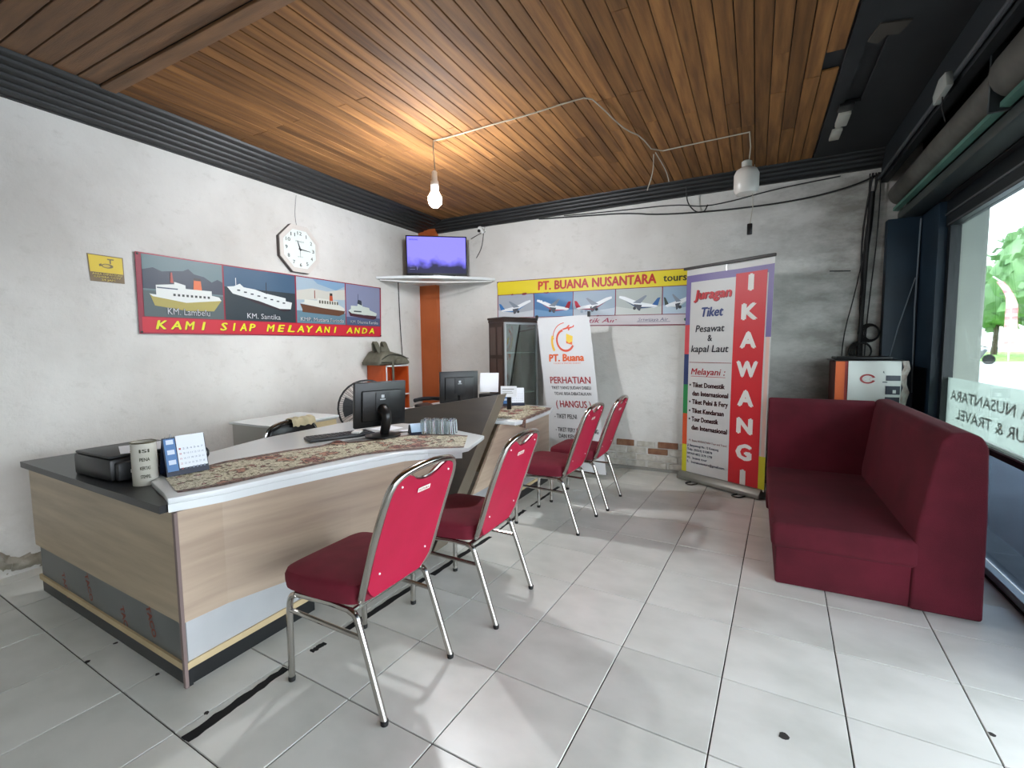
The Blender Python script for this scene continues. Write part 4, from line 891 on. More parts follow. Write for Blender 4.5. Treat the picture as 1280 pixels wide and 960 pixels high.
# ---------------------------------------------------------------- front desk
t = thing('reception_desk', 'long pale oak reception desk with a white top, nearer of two', 'desk', (-2.3, 1.6, 0))
E0, E1 = Vector((-3.463, 1.0)), Vector((-1.93, .935)); eu = (E1-E0).normalized(); ea = math.atan2(eu.y, eu.x)
Me = Matrix.Translation((E0.x, E0.y, 0)) @ Matrix.Rotation(ea, 4, 'Z'); EL = (E1-E0).length
MB().box(0, 0, .265, EL, .018, .70, M=Me).build('end_panel', LAM, t)
sk = MB().box(.02, .012, .095, EL-.005, .02, .265, M=Me).build('steel_kick_plate', mat('shaded_filmed_steel', '#85898a', .35, .8, var='#787c7c', scale=3), t, label='grey steel kick plate with printed protective film')  # darker copy of the steel, shade on the end side put into its colour
fe = frame(Me @ Vector((0, .0118, 0)), (eu.x, eu.y, 0), (0, 0, 1)); F = Flat(fe)
for a_, z, rr in ((.60, .215, -70), (.30, .15, -70), (1.22, .225, -70), (.97, .155, -70)): T(fe, sk, 'printed_word', 'TACO', a_, z+.02, .135, .04, '#9a4a38', h=.0005, bold=.04, rot=math.radians(rr))
MB().box(0, .003, .068, EL, .02, .095, M=Me).build('beige_rail', BEIGE, t)
MB().box(.01, .012, 0, EL, .03, .068, M=Me).build('plinth', BLACKLAM, t)
# curved front panel
fp = [(-1.928, .935), (-1.918, 1.11), (-1.872, 1.29), (-1.775, 1.65), (-1.678, 1.945), (-1.62, 2.05), (-1.578, 2.11)]
def strip(pts, z0, z1, th, grow=0):
    m = MB(); o_ = []
    for k, p in enumerate(pts):
        a_ = Vector(pts[max(k-1, 0)]); b_ = Vector(pts[min(k+1, len(pts)-1)]); d = (b_-a_).normalized(); n_ = Vector((d.y, -d.x)); o_.append((Vector(p)-n_*th, Vector(p)))
    for k in range(len(pts)-1):
        (a0, a1), (b0, b1) = o_[k], o_[k+1]
        m.prism([a0, a1, b1, b0], 'z', z0, z1)
    bmesh.ops.remove_doubles(m.b, verts=m.b.verts, dist=1e-5)
    return m
LAMY = mat('pale_oak_laminate_warm', '#ab9784', .36, var='#c4b09a', scale=2.2, stretch=(.7, .7, 9), detail=8)
strip(fp, .262, .70, .018).build('front_panel', LAMY, t)
MB().box(-1.68, 2.11, .262, -1.575, 2.128, .70).build('lit_panel_end', mat('painted_lit_edge', '#c6b48c', .5), t)  # cream strip paints the light falling on the curved panel's far end
MB().box(-1.952, .945, .095, -1.94, 1.535, .262).build('steel_kick_plate', STEEL, t)
MB().box(-1.955, .945, .068, -1.932, 1.54, .095).build('beige_rail', BEIGE, t)
MB().box(-1.96, .95, 0, -1.938, 1.545, .068).box(-2.6, 1.52, 0, -1.96, 1.545, .25).build('plinth', BLACKLAM, t)
MB().box(-1.936, .933, 0.004, -1.920, .945, .70).build('corner_strip', mat('mauve_edge_strip', '#7c6a66', .5), t)
MB().box(-.0, -.03, .70, EL-.03, .50, .73, M=Me).build('side_top', BLACKLAM, t, label='black laminate top')
top = [(-1.95, .93), (-1.885, 1.10), (-1.85, 1.29), (-1.765, 1.62), (-1.665, 1.94), (-1.58, 2.03), (-1.42, 2.125), (-1.405, 2.17), (-1.50, 2.50), (-2.08, 2.70), (-2.75, 2.62), (-2.74, 1.86), (-2.62, 1.42), (-2.42, 1.16), (-2.28, 1.03), (-2.05, .965)]
MB().prism(top, 'z', .7305, .7365+.018, bev=.004, seg=2).build('white_top', WHITELAM, t)
strip([(-1.95, .93), (-1.885, 1.10), (-1.85, 1.29), (-1.765, 1.62), (-1.665, 1.94), (-1.58, 2.03), (-1.42, 2.125)], .70, .731, .03).build('top_edge_band', WHITELAM, t)
MB().box(-2.5, 2.27, 0, -1.95, 2.285, .70).build('rear_panel', LAM, t)
ZT = .7545

# ---------------------------------------------------------------- tablecloths
def clothmat():
    m = bpy.data.materials.new('floral_brocade'); m.use_nodes = True; n = m.node_tree.nodes; l = m.node_tree.links; b = n['Principled BSDF']; b.inputs['Roughness'].default_value = .6
    tcn = n.new('ShaderNodeTexCoord')
    def noise(sc, d=3, dist=0):
        x = n.new('ShaderNodeTexNoise'); x.inputs['Scale'].default_value = sc; x.inputs['Detail'].default_value = d; x.inputs['Distortion'].default_value = dist; l.new(tcn.outputs['Object'], x.inputs['Vector']); return x.outputs['Fac']
    def ramp(src, els):
        r = n.new('ShaderNodeValToRGB'); e = r.color_ramp.elements; e[0].position = els[0][0]; e[0].color = lin(els[0][1]); e[1].position = els[-1][0]; e[1].color = lin(els[-1][1])
        for p, c in els[1:-1]: q = e.new(p); q.color = lin(c)
        r.color_ramp.interpolation = 'CONSTANT'; l.new(src, r.inputs[0]); return r.outputs[0]
    def mix(f_, a_, c_2):
        x = n.new('ShaderNodeMix'); x.data_type = 'RGBA'; l.new(f_, x.inputs[0]); l.new(a_, x.inputs[6]); l.new(c_2, x.inputs[7]); return x.outputs[2]
    base = ramp(noise(22, 4, 1.6), [(0, '#6f6a4c'), (.40, '#cfc9ae'), (.47, '#8f8a68'), (.50, '#dad4bc'), (.57, '#a79f80'), (.60, '#5d4a3c'), (.64, '#c9c0a4')])
    def flowers(sc, thr_, cols_):
        vo = n.new('ShaderNodeTexVoronoi'); vo.inputs['Scale'].default_value = sc
        wn = n.new('ShaderNodeTexNoise'); wn.inputs['Scale'].default_value = sc*3; l.new(tcn.outputs['Object'], wn.inputs['Vector'])
        mxv = n.new('ShaderNodeMix'); mxv.data_type = 'VECTOR'; mxv.inputs[0].default_value = .7/sc; l.new(tcn.outputs['Object'], mxv.inputs[4]); l.new(wn.outputs['Color'], mxv.inputs[5]); l.new(mxv.outputs[1], vo.inputs['Vector'])
        msk = n.new('ShaderNodeMath'); msk.operation = 'LESS_THAN'; msk.inputs[1].default_value = thr_; l.new(vo.outputs['Distance'], msk.inputs[0])
        return msk.outputs[0], ramp(vo.outputs['Distance'], cols_)
    k_, c_k = flowers(7, .40, [(0, '#a04a44'), (.07, '#5a2424'), (.13, '#8f5148'), (.19, '#4a3029'), (.25, '#b3836c'), (.33, '#5a4a3a')]); base = mix(k_, base, c_k)
    k_, c_k = flowers(17, .24, [(0, '#d8b0a0'), (.10, '#7a3530'), (.18, '#4d3a2c')]); base = mix(k_, base, c_k)
    # border band by vertex attribute
    at = n.new('ShaderNodeAttribute'); at.attribute_name = 'band'
    brd = ramp(noise(45, 3, 1), [(0, '#4a3832'), (.45, '#6a5348'), (.55, '#8b6f60'), (.62, '#5c2b2c')])
    base = mix(at.outputs['Fac'], base, brd); l.new(base, b.inputs['Base Color'])
    bp = n.new('ShaderNodeBump'); bp.inputs['Strength'].default_value = .3; bp.inputs['Distance'].default_value = .004; l.new(noise(60), bp.inputs['Height']); l.new(bp.outputs[0], b.inputs['Normal'])
    return m
CLOTH = clothmat()
def resample(pts, n):
    pts = [Vector(p) for p in pts]; L_ = [0]
    for a_, b_ in zip(pts, pts[1:]): L_.append(L_[-1]+(b_-a_).length)
    out = []
    for k in range(n):
        s = L_[-1]*k/(n-1); i = 0
        while i < len(L_)-2 and L_[i+1] < s: i += 1
        t_ = (s-L_[i])/max(1e-9, L_[i+1]-L_[i]); out.append(pts[i].lerp(pts[i+1], min(1, t_)))
    return out
def cloth(name, front, back, z, nu, nv, lab, hang=None, bumps=()):
    A_, B_ = resample(front, nu), resample(back, nu); vs = []; band = []
    for k in range(nu):
        for j_ in range(nv):
            v = j_/(nv-1); p = A_[k].lerp(B_[k], v); zz = z+.0015*math.sin(k*.9+j_*1.3)+.0015
            if j_ in (0, nv-1): zz = z+.0008
            for bxx, byy, rr, hh_ in bumps: zz += hh_*math.exp(-((p.x-bxx)**2+(p.y-byy)**2)/rr**2)
            if len(p) == 3: zz = p.z+.0015*(1 if j_ % 2 else 0)
            vs.append((p.x, p.y, zz)); band.append(1.0 if v < .12 or v > .9 else 0.0)
    m = MB(); g = [vs[k*nv:(k+1)*nv] for k in range(nu)]
    m.surf(g)
    o = m.build(name, CLOTH); me = o.data
    at = me.attributes.new('band', 'FLOAT', 'POINT')
    for k, v in enumerate(me.vertices): at.data[k].value = band[k] if k < len(band) else 0
    tag(o, lab, 'tablecloth')
    return o
cloth('tablecloth', [(-1.99, .985, ZT), (-1.925, 1.118, ZT), (-1.892, 1.311, ZT), (-1.855, 1.537, ZT), (-1.80, 1.773, ZT), (-1.70, 1.92, ZT), (-1.59, 2.03, ZT), (-1.43, 2.13, ZT), (-1.42, 2.145, ZT)],
      [(-2.30, 1.09, ZT), (-2.335, 1.376, ZT), (-2.27, 1.679, ZT), (-2.16, 1.93, ZT), (-2.02, 2.15, ZT), (-1.95, 2.33, ZT), (-1.72, 2.44, ZT), (-1.62, 2.445, ZT), (-1.588, 2.445, ZT)], ZT, 90, 16, 'floral brocade runner on the nearer desk, wrinkled by the computer')
# raise the wrinkle next to the monitor base
o = bpy.data.objects['tablecloth']
for v in o.data.vertices:
    d = (v.co.x+2.13)**2+(v.co.y-1.9)**2; v.co.z += .028*math.exp(-d/.0022)
    if v.co.z > ZT-.005: v.co.z += .0022

# ---------------------------------------------------------------- rear desk with leaning divider
t = thing('reception_desk', 'pale oak reception desk behind the dark leaning board, farther of two', 'desk', (-2.2, 3.5, 0))
m = MB(); xr, xl = -1.80, -2.90
P = [(xr, 2.33, 0), (xr, 2.49, 0), (xr, 3.36, .93), (xr, 3.22, .93)]
Q = [(-2.45, 2.33, 0), (-2.45, 2.49, 0), (xl, 3.195, .745), (xl, 3.06, .745)]
m._add(P+Q, [(0, 1, 2, 3), (7, 6, 5, 4), (0, 3, 7, 4), (1, 5, 6, 2), (3, 2, 6, 7), (0, 4, 5, 1)])
m.build('leaning_divider', DKBROWN, t)
m = MB(); e = .004
m._add([(xr+e, p[1], p[2]) for p in P]+[(xr, p[1], p[2]) for p in P], [(0, 1, 2, 3), (0, 4, 5, 1), (1, 5, 6, 2), (2, 6, 7, 3), (3, 7, 4, 0)])
m.build('divider_edge_band', EDGE, t)
fp2 = [(-1.80, 2.88), (-1.745, 3.2), (-1.73, 3.6), (-1.735, 4.16)]
m = MB(); m.prism([(2.76, .262), (4.15, .262), (4.15, .70), (3.17, .70)], 'x', -1.778, -1.76); m.build('front_panel', LAMY, t)
MB().box(-1.785, 2.62, .095, -1.772, 4.14, .262).build('steel_kick_plate', STEEL, t)
MB().box(-1.785, 2.58, .068, -1.765, 4.14, .095).build('beige_rail', BEIGE, t)
MB().box(-1.79, 2.54, 0, -1.77, 4.14, .068).build('plinth', BLACKLAM, t)
MB().box(-2.75, 4.13, 0, -1.78, 4.15, .70).build('end_panel', LAM, t)
MB().prism([(-1.64, 3.20), (-1.60, 3.35), (-1.64, 3.9), (-1.72, 4.17), (-2.16, 4.22), (-3.0, 4.20), (-3.0, 3.22)], 'z', .70, .73, bev=.004).build('white_top', WHITELAM, t)
c2 = cloth('tablecloth', [(-1.585, 3.27, .672), (-1.592, 3.29, .73), (-1.60, 3.35, .73), (-1.645, 3.9, .73), (-1.69, 4.04, .73)], [(-2.05, 3.26, .73), (-2.06, 3.30, .73), (-2.1, 3.5, .73), (-2.14, 3.9, .73), (-2.12, 4.15, .73)], .73, 50, 14, 'floral brocade runner on the farther desk, behind the leaning board')
for v in c2.data.vertices:
    if v.co.z > .725: v.co.z += .003+.004*max(0, math.sin(v.co.y*60+v.co.x*10))

# ---------------------------------------------------------------- red chairs
def chair(label):
    t = thing('banquet_chair', label, 'chair', (0, 0, 0), 'red chairs in front of the desks')
    for s in (-1, 1):
        y = s*.195
        q = MB().tube([(-.243, y, .012), (-.240, y, .20), (-.236, y, .31), (-.225, y, .352), (-.19, y, .368)], .0125, 10, smooth=1).build('leg', CHROME, t)
        MB().lathe([(.013, 0), (.0142, .012), (.0134, .018)], (-.243, y, 0), 12).build('foot_cap', RUBBER, q)
        q = MB().tube([(.09, y, .375), (.118, y, .365), (.135, y, .33), (.242, y*1.02, .012)], .0125, 10, smooth=1).build('leg', CHROME, t)
        MB().lathe([(.013, 0), (.0142, .012), (.0134, .018)], (.242, y*1.02, 0), 12).build('foot_cap', RUBBER, q)
        MB().tube([(-.19, y, .368), (0, y, .378), (.09, y, .375)], .011, 8).build('seat_rail', CHROME, t)
        MB().tube([(-.238, y, .295), (.142, y, .285)], .009, 8).build('stretcher', CHROME, t)
    MB().tube([(-.20, -.195, .366), (-.20, .195, .366)], .010, 8).tube([(.10, -.195, .374), (.10, .195, .374)], .010, 8).build('cross_rail', CHROME, t)
    # seat
    t2 = bmesh.new(); n = 13; g = []
    m = MB()
    pts = []
    for k in range(28):
        a_ = 2*PI*k/28; ex = .30; cxx = abs(math.cos(a_))**ex*(1 if math.cos(a_) > 0 else -1); cyy = abs(math.sin(a_))**ex*(1 if math.sin(a_) > 0 else -1)
        px, py = -.065+.2*cxx, .222*cyy
        py *= 1-.10*max(0, (px+.065)/.2)
        pts.append((px, py))
    prof = [(.90, .386), (.985, .395), (1.0, .42), (1.0, .445), (.97, .462), (.88, .472), (.6, .480), (.25, .483), (.02, .484)]
    vs = []; fs = []
    for s_, z in prof:
        for p in pts: vs.append((-.065+(p[0]+.065)*s_, p[1]*s_, z))
    N_ = 28
    for a_ in range(len(prof)-1):
        for k in range(N_): fs.append((a_*N_+k, a_*N_+(k+1) % N_, (a_+1)*N_+(k+1) % N_, (a_+1)*N_+k))
    fs += [tuple(range(N_))[::-1], tuple((len(prof)-1)*N_+k for k in range(N_))]
    m._add(vs, fs, True).build('seat', SEATRED, t)
    # back frame
    def bxp(z): return .135+(z-.40)*.30+.12*(z-.40)**2
    up = []
    for s in (-1,):
        up = [(.085, 0, .392), (.10, -.12, .390), (bxp(.40)-.02, -.165, .398), (bxp(.43), -.188, .43), (bxp(.6), -.192, .6), (bxp(.75), -.19, .75), (bxp(.83), -.185, .83), (bxp(.868), -.165, .868), (bxp(.885), -.12, .885)]
    full = up+[(bxp(.897), 0, .897)]+[(p[0], -p[1], p[2]) for p in up[::-1]]
    MB().tube(full, .0135, 10, smooth=2).build('back_frame', CHROME, t)
    # padded back panel
    outl = [(-.13, .405), (-.155, .43), (-.176, .46), (-.180, .6), (-.178, .75), (-.174, .82), (-.160, .853), (-.13, .872), (-.11, .872), (-.088, .864), (-.062, .846), (-.03, .835), (0, .832)]
    outl = outl+[(-a_, b_) for a_, b_ in outl[-2::-1]]
    def face(off, ins):
        c = []
        for a_, z in outl:
            zz = .64+(z-.64)*(1-ins*.6); aa = a_*(1-ins)
            c.append((bxp(zz)+off, aa, zz))
        return c
    rings = [face(.008, .06), face(.010, .0), face(-.006, 0), face(-.024, .06), face(-.030, .22)]
    # ordered: back skin, rim, rim, padded front
    vs = []; fs = []; n = len(outl)
    for R_ in rings: vs += R_
    for a_ in range(len(rings)-1):
        for k in range(n): fs.append((a_*n+k, a_*n+(k+1) % n, (a_+1)*n+(k+1) % n, (a_+1)*n+k))
    bk = MB()
    bk._add(vs, fs, True)
    bk.b.verts.ensure_lookup_table()
    for R_i in (0, len(rings)-1):
        # strip fill following the curve: pair left and right points
        base = R_i*n
        i0 = 4; mz = rings[R_i][i0][2]
        mid = bk.b.verts.new((rings[R_i][i0][0], 0, mz)); V_ = bk.b.verts; V_.ensure_lookup_table()
        c_i = n//2
        for lst in ([V_[base+q] for q in range(i0, c_i+1)]+[mid], [mid]+[V_[base+q] for q in range(c_i, n-i0)]):
            fc = bk.b.faces.new(lst); fc.smooth = True
        for k in range(i0):
            a0, a1 = base+k, base+k+1; b0, b1 = base+n-1-k, base+n-2-k
            try:
                if a1 == b1: fc = bk.b.faces.new([bk.b.verts[q] for q in (a0, a1, b0)])
                else: fc = bk.b.faces.new([bk.b.verts[q] for q in (a0, a1, b1, b0)])
                fc.smooth = True
            except ValueError: pass
    back = bk.build('backrest', RED, t)
    for a_, z in ((-.135, .835), (.135, .835), (-.13, .50), (.13, .50)):
        MB().lathe([(.001, .004), (.004, .003), (.0045, 0)], (bxp(z)+.010, a_, z), 8, Matrix.Rotation(PI/2, 4, 'Y')).build('screw', WHITEP, back)
    Fl = Flat(frame((bxp(.79)+.0125, -.035, .785), (0, 1, 0), (.32, 0, 1)))
    Fl.rect(0, 0, .07, .018, '#e2dccf', 0); Fl.text('FUTURA', .006, .004, .058, .010, '#a8324e', .0008, bold=.03); Fl.build('maker_label', back)
    MB().tube([(bxp(.875), -.11, .876), (bxp(.863)-.004, -.088, .866), (bxp(.845)-.004, -.062, .848), (bxp(.836)-.004, -.02, .836), (bxp(.836)-.004, .02, .836), (bxp(.845)-.004, .062, .848), (bxp(.863)-.004, .088, .866), (bxp(.875), .11, .876)], .006, 8, smooth=1).build('handle_trim', CHROME, t)
    return t
labs = ['red chrome-legged chair nearest the viewer, at the near desk corner', 'second red chair from the front, at the near desk end', 'third red chair from the front, in front of the farther desk', 'farthest red chair, last one towards the back wall']
c0 = chair(labs[0]); places = [(-1.357, 1.35, 0), (-1.288, 2.01, 1), (-1.30, 3.21, -1), (-1.255, 3.77, 0)]
for k, (x, y, rz) in enumerate(places):
    o = c0 if k == 0 else copy_tree(c0)
    o.location = (x, y, .0005); o.rotation_euler.z = math.radians(rz); o['label'] = labs[k]

# ---------------------------------------------------------------- sofa
t = thing('corner_sofa', 'wine red L-shaped fabric sofa in front of the window', 'sofa', (.54, 3.6, 0))
MB().box(.125, 2.865, .0, .965, 4.35, .215, bev=.012).build('base', SOFA, t)
MB().box(.10, 2.845, .205, .735, 4.22, .345, bev=.028, seg=3).build('seat_cushion', SOFA, t)
MB().prism([(.70, .0), (.972, .0), (.966, .50), (.955, .82), (.93, .872), (.88, .892), (.82, .885), (.785, .84), (.755, .68), (.71, .40)], 'y', 2.85, 4.37, bev=.016, seg=3).build('backrest', SOFA, t, label='long backrest along the window side')
MB().prism([(4.37, .0), (4.37, .80), (4.35, .868), (4.30, .88), (4.25, .85), (4.19, .62), (4.15, .33), (4.15, .0)], 'x', .105, .80, bev=.016, seg=3).build('backrest', SOFA, t, label='short backrest at the far end')
MB().tube([(.12, 2.868, .212), (.70, 2.868, .212), (.962, 2.852, .212)], .004, 6).build('seam', SOFA, t)

# ---------------------------------------------------------------- carton behind the sofa
t = thing('draped_carton', 'orange striped box draped with a white printed plastic sheet behind the sofa', 'box', (.78, 4.6, 0))
MB().box(.56, 4.47, 0, .96, 4.80, 1.165, bev=.006, seg=1).build('box_body', mat('dark_red_board', '#4a1c12', .6), t)
MB().box(.565, 4.462, .3, .625, 4.47, 1.165).build('orange_stripe', mat('bright_orange_print', '#c85a1e', .5), t)
MB().box(.625, 4.460, .3, .645, 4.468, 1.165).build('red_stripe', mat('red_print', '#8e2418', .5), t)
fs_ = quad((.645, 4.455, .55), (.975, 4.455, .55), (.975, 4.455, 1.168), (.645, 4.455, 1.172), .33, .62, lambda u, v: .006*math.sin(u*26+v*4)+.004*math.sin(v*17))
F = Flat(fs_, .03); F.rect(0, 0, .33, .62, '#b9bdb8', 0).build('plastic_sheet', t, thick=.0015)
F = Flat(fs_, .03); F.ring(.125, .48, .034, .05, '#8e2e30', 20, 340, .002, .75, 16).text('C', .098, .465, .02, .028, '#a8999a', .002).text('C', .135, .465, .02, .028, '#a8999a', .002).build('ring_logo', t)
F = Flat(fs_, .03)
for z0, z1 in ((.47, .51), (.365, .43), (.30, .345), (.22, .27)): F.rect(.235, z0, .325, z1, '#171d2c', .002)
F.rect(.28, .375, .30, .40, '#c0c4c0', .003).rect(.215, .455, .245, .462, '#171d2c', .002).poly([(.215, .535), (.225, .522), (.222, .545)], '#171d2c', .002).build('black_bars', t)
g = [[(.975+.05*v_+.012*math.sin(k*1.9), 4.46+.05*v_, 1.168-.05*k*(1+.2*v_)) for v_ in (0, .5, 1)] for k in range(8)]
MB().surf(g, thick=.002).build('loose_sheet_corner', mat('crumpled_plastic', '#7c6a62', .4, var='#a8a49c', scale=20), t)
MB().box(.54, 4.45, 1.168, .99, 4.80, 1.176, bev=.003, seg=1).box(.57, 4.5, 1.176, .93, 4.78, 1.20, bev=.01).build('black_cover', BLACKP, t)

# ---------------------------------------------------------------- things on the near desk
ZB = .7305
t = thing('printer', 'black inkjet printer on the black desk top', 'printer', (-2.62, 1.15, ZB))
MB().box(-2.87, .985, ZB, -2.52, 1.32, ZB+.10, bev=.012).build('body', BLACKP, t)
MB().box(-2.86, .99, ZB+.1005, -2.53, 1.31, ZB+.113, bev=.005).build('lid', mat('charcoal_plastic', '#1b1d1f', .45), t)
MB().box(-2.52, 1.0, ZB+.004, -2.48, 1.30, ZB+.085, bev=.008).build('control_panel', mat('charcoal_plastic'), t)
MB().box(-2.48, 1.05, ZB+.04, -2.42, 1.26, ZB+.046, bev=.002, seg=1).build('paper_tray', mat('charcoal_plastic'), t)
MB().box(-2.48, 1.045, ZB+.035, -2.425, 1.05, ZB+.05).build('tray_edge', WHITEP, t)
def sheet(pts, z, lab, name='paper_sheet', m=PAPER, cat='paper', h=.0015, **k): return tag(MB().prism(pts, 'z', z, z+h).build(name, m), lab, cat, **k)
sheet([(-2.76, 1.12), (-2.55, 1.04), (-2.47, 1.24), (-2.68, 1.33)], ZB+.1135, 'white paper sheet lying on top of the printer, lower of two')
sheet([(-2.72, 1.16), (-2.50, 1.14), (-2.48, 1.33), (-2.70, 1.35)], ZB+.1155, 'white paper sheet lying on top of the printer, upper of two')
cxx, cyy = -2.355, 1.045
t = thing('paper_wrapped_tin', 'tall round tin wrapped in printed white paper beside the calendar', 'tin', (cxx, cyy, ZB))
MB().lathe([(.046, 0), (.046, .186), (.043, .186), (.043, .01), (.001, .01)], (cxx, cyy, ZB), 28).build('tin_body', mat('worn_white_paper', '#c2bfb5', .8, var='#a9a595', scale=9), t)
MB().tube([(cxx+.046*math.cos(a_), cyy+.046*math.sin(a_), ZB+.186) for a_ in [k*PI/14 for k in range(28)]], .003, 6, closed=True).build('rim', mat('brass_rim', '#6e6852', .4, .8), t)
m = MB()
fcyl = lambda u, v, h=0: Vector((cxx+(.0465+h)*math.cos(u/.0465), cyy+(.0465+h)*math.sin(u/.0465), ZB+v))
F = Flat(fcyl, .012); u0 = .0465*math.radians(-35)
for k, s in enumerate(('ISI', 'PENA', 'KERTAS', 'STEMPEL')): F.text(s, u0-.008, .145-k*.037, .036, .015, '#34331f', .0008, bold=.03)
for k in range(7): F.rect(-.0465*math.radians(105), .03+k*.024, -.0465*math.radians(96), .032+k*.024, '#55533f', .0006)
F.build('printed_lettering', t)
def tent(name, lab, A_, d, L_, wb, h, cat='calendar'):
    """tent calendar: A_ = base corner, d = unit direction of the ridge, pages face the right-hand side"""
    A_ = Vector(A_); d = Vector((d[0], d[1], 0)).normalized(); n_ = Vector((d.y, -d.x, 0)); Z = Vector((0, 0, 1)); t = thing(name, lab, cat, (A_+d*L_/2).to_tuple())
    def pl(p0, p1, o0, o1, m_, nm, th=.003, **k):
        q = MB(); nn = (d).cross(p1-p0).normalized()*th
        a0, a1, b0, b1 = p0+d*o0, p0+d*o1, p1+d*o0, p1+d*o1
        q._add([a0, a1, b1, b0, a0+nn, a1+nn, b1+nn, b0+nn], [(0, 1, 2, 3), (7, 6, 5, 4), (0, 4, 5, 1), (1, 5, 6, 2), (2, 6, 7, 3), (3, 7, 4, 0)]); return q.build(nm, m_, t, **k)
    f0_ = A_; bk_ = A_-n_*wb; rg = A_-n_*wb*.45+Z*h
    NB = mat('navy_card', '#0f1a33', .5)
    pl(f0_, rg, 0, L_, NB, 'front_board'); pl(bk_, rg, 0, L_, NB, 'rear_board'); pl(bk_, f0_, 0, L_, NB, 'base_board', .002)
    up_ = (rg-f0_); F = Flat(frame(f0_+n_*.003, d, up_)); hl = up_.length
    F.rect(.004, .02, L_*.28, hl-.005, '#3f6fa6', .003); F.rect(L_*.3, .028, L_-.004, hl+.004, '#dfe4ec', .004)
    for k in range(3): F.rect(.012, .05+k*.045, L_*.24, .07+k*.045, '#c3d0e2', .004)
    F.build('calendar_page', t)
    F = Flat(frame(f0_+n_*.003, d, up_)); 
    for r_ in range(5):
        for c_3 in range(7): F.text(str(r_*7+c_3+1) if r_*7+c_3 < 31 else '1', L_*.34+c_3*L_*.088, hl-.06-r_*.022, .008, .008, '#6a7488' if c_3 else '#b04040', .0048)
    F.build('date_lettering', t)
    q = MB()
    for k in range(9): q.tube([rg+d*(L_*(.08+.105*k))+n_*.004*math.cos(a_)+Z*(.004*math.sin(a_)+.001) for a_ in [j_*PI/4 for j_ in range(8)]], .001, 4, closed=True)
    q.build('ring_binding', ALU, t)
tent('desk_calendar', 'blue tent desk calendar beside the paper wrapped tin', (-2.265, 1.085, ZT+.005), (.16, 1), .165, .09, .165)
t = thing('pen_cup', 'black pen cup behind the calendar, filled with pens', 'cup', (-2.40, 1.20, ZT))
MB().lathe([(.035, 0), (.037, .10), (.034, .10), (.032, .005), (.001, .005)], (-2.47, 1.19, ZB), 16).build('cup', BLACKP, t)
for k, c in enumerate(('#d8d8d8', '#1f3a8a', '#c9c9c9', '#303030')): MB().tube([(-2.47+.008*k-.012, 1.19, ZB+.01), (-2.48+.02*k-.01, 1.20+.01*(k % 2), ZB+.165+.01*(k % 3))], .004, 6).build('pen', mat('pen_'+c[1:], c, .4), t)
t = thing('black_mug', 'black mug half hidden behind the blue desk calendar', 'mug', (-2.47, 1.48, ZT))
MB().lathe([(.03, 0), (.036, .01), (.037, .095), (.034, .095), (.033, .012), (.001, .01)], (-2.45, 1.30, ZT), 18).build('mug_body', BLACKP, t)
MB().tube([(-2.415, 1.315, ZT+.08), (-2.385, 1.33, ZT+.07), (-2.385, 1.33, ZT+.035), (-2.415, 1.315, ZT+.02)], .005, 6, smooth=1).build('handle', BLACKP, t)

def monitor(lab, c, ang, w, h, z0, tilt=0, stand=True):
    t = thing('monitor', lab, 'monitor', (c[0], c[1], z0))
    M_ = Matrix.Translation((c[0], c[1], z0)) @ Matrix.Rotation(ang, 4, 'Z')   # local +x = towards the back of the screen (visible side)
    Mt = M_ @ Matrix.Translation((0, 0, .058)) @ Matrix.Rotation(math.radians(tilt), 4, 'Y')
    MB().box(-.02, -w/2, 0, .012, w/2, h, bev=.006, M=Mt).box(.012, -w*.38, .04, .03, w*.38, h-.05, bev=.008, M=Mt).build('housing', BLACKP, t)
    MB().box(-.022, -w/2+.012, .015, -.019, w/2-.012, h-.015, M=Mt).build('screen', mat('dark_screen', '#0a0c10', .15), t)
    MB().box(.030, -w*.13, .10, .036, w*.13, h-.06, bev=.003, M=Mt).build('rear_cover', mat('charcoal_plastic'), t)
    Fm = Flat(lambda u, v, hh_=0: Mt @ Vector((.037+hh_, u, v)))
    yy = -.018; Fm.rect(yy, h*.62, yy+.036, h*.62+.006, '#b8bcc0', .0005).rect(yy+.008, h*.62+.012, yy+.028, h*.62+.032, '#b8bcc0', .0005).build('rating_label', t)
    if stand:
        MB().tube([Mt @ Vector((.035, 0, h*.42)), Mt @ Vector((.085, 0, h*.36)), M_ @ Vector((.10, 0, .10)), M_ @ Vector((.06, 0, .02))], [.035, .028], 10, smooth=1).build('neck', BLACKP, t)
        MB().lathe([(.001, 0), (.11, 0), (.11, .008), (.04, .018), (.001, .02)], (0, 0, 0), 24, M_ @ Matrix.Translation((.04, 0, .0))).build('base', BLACKP, t)
    else: MB().box(-.05, -.08, .0, .07, .08, .01, M=M_).tube([M_ @ Vector((.02, 0, .0)), M_ @ Vector((.03, 0, .14))], .02, 8).build('base', BLACKP, t)
    return t
monitor('black monitor seen from behind on the near desk', (-2.11, 2.23), math.radians(-22), .34, .285, ZT+.005, 6)
t = thing('keyboard', 'black keyboard under the monitor on the near desk', 'keyboard', (-2.42, 2.02, ZT))
Mk = Matrix.Translation((-2.30, 2.08, ZT+.002)) @ Matrix.Rotation(math.radians(-24), 4, 'Z')
MB().box(-.07, -.2, 0, .07, .2, .018, bev=.005, M=Mk).build('keyboard_body', BLACKP, t)
m = MB()
for a_ in range(5):
    for b_ in range(15): m.box(-.06+a_*.024, -.19+b_*.0255, .018, -.041+a_*.024, -.17+b_*.0255, .022, M=Mk)
m.build('keys', mat('charcoal_plastic'), t, kind='stuff')
t = thing('adapter', 'small white adapter on the keyboard in front of the monitor', 'adapter', (-2.2, 1.98, ZT+.022))
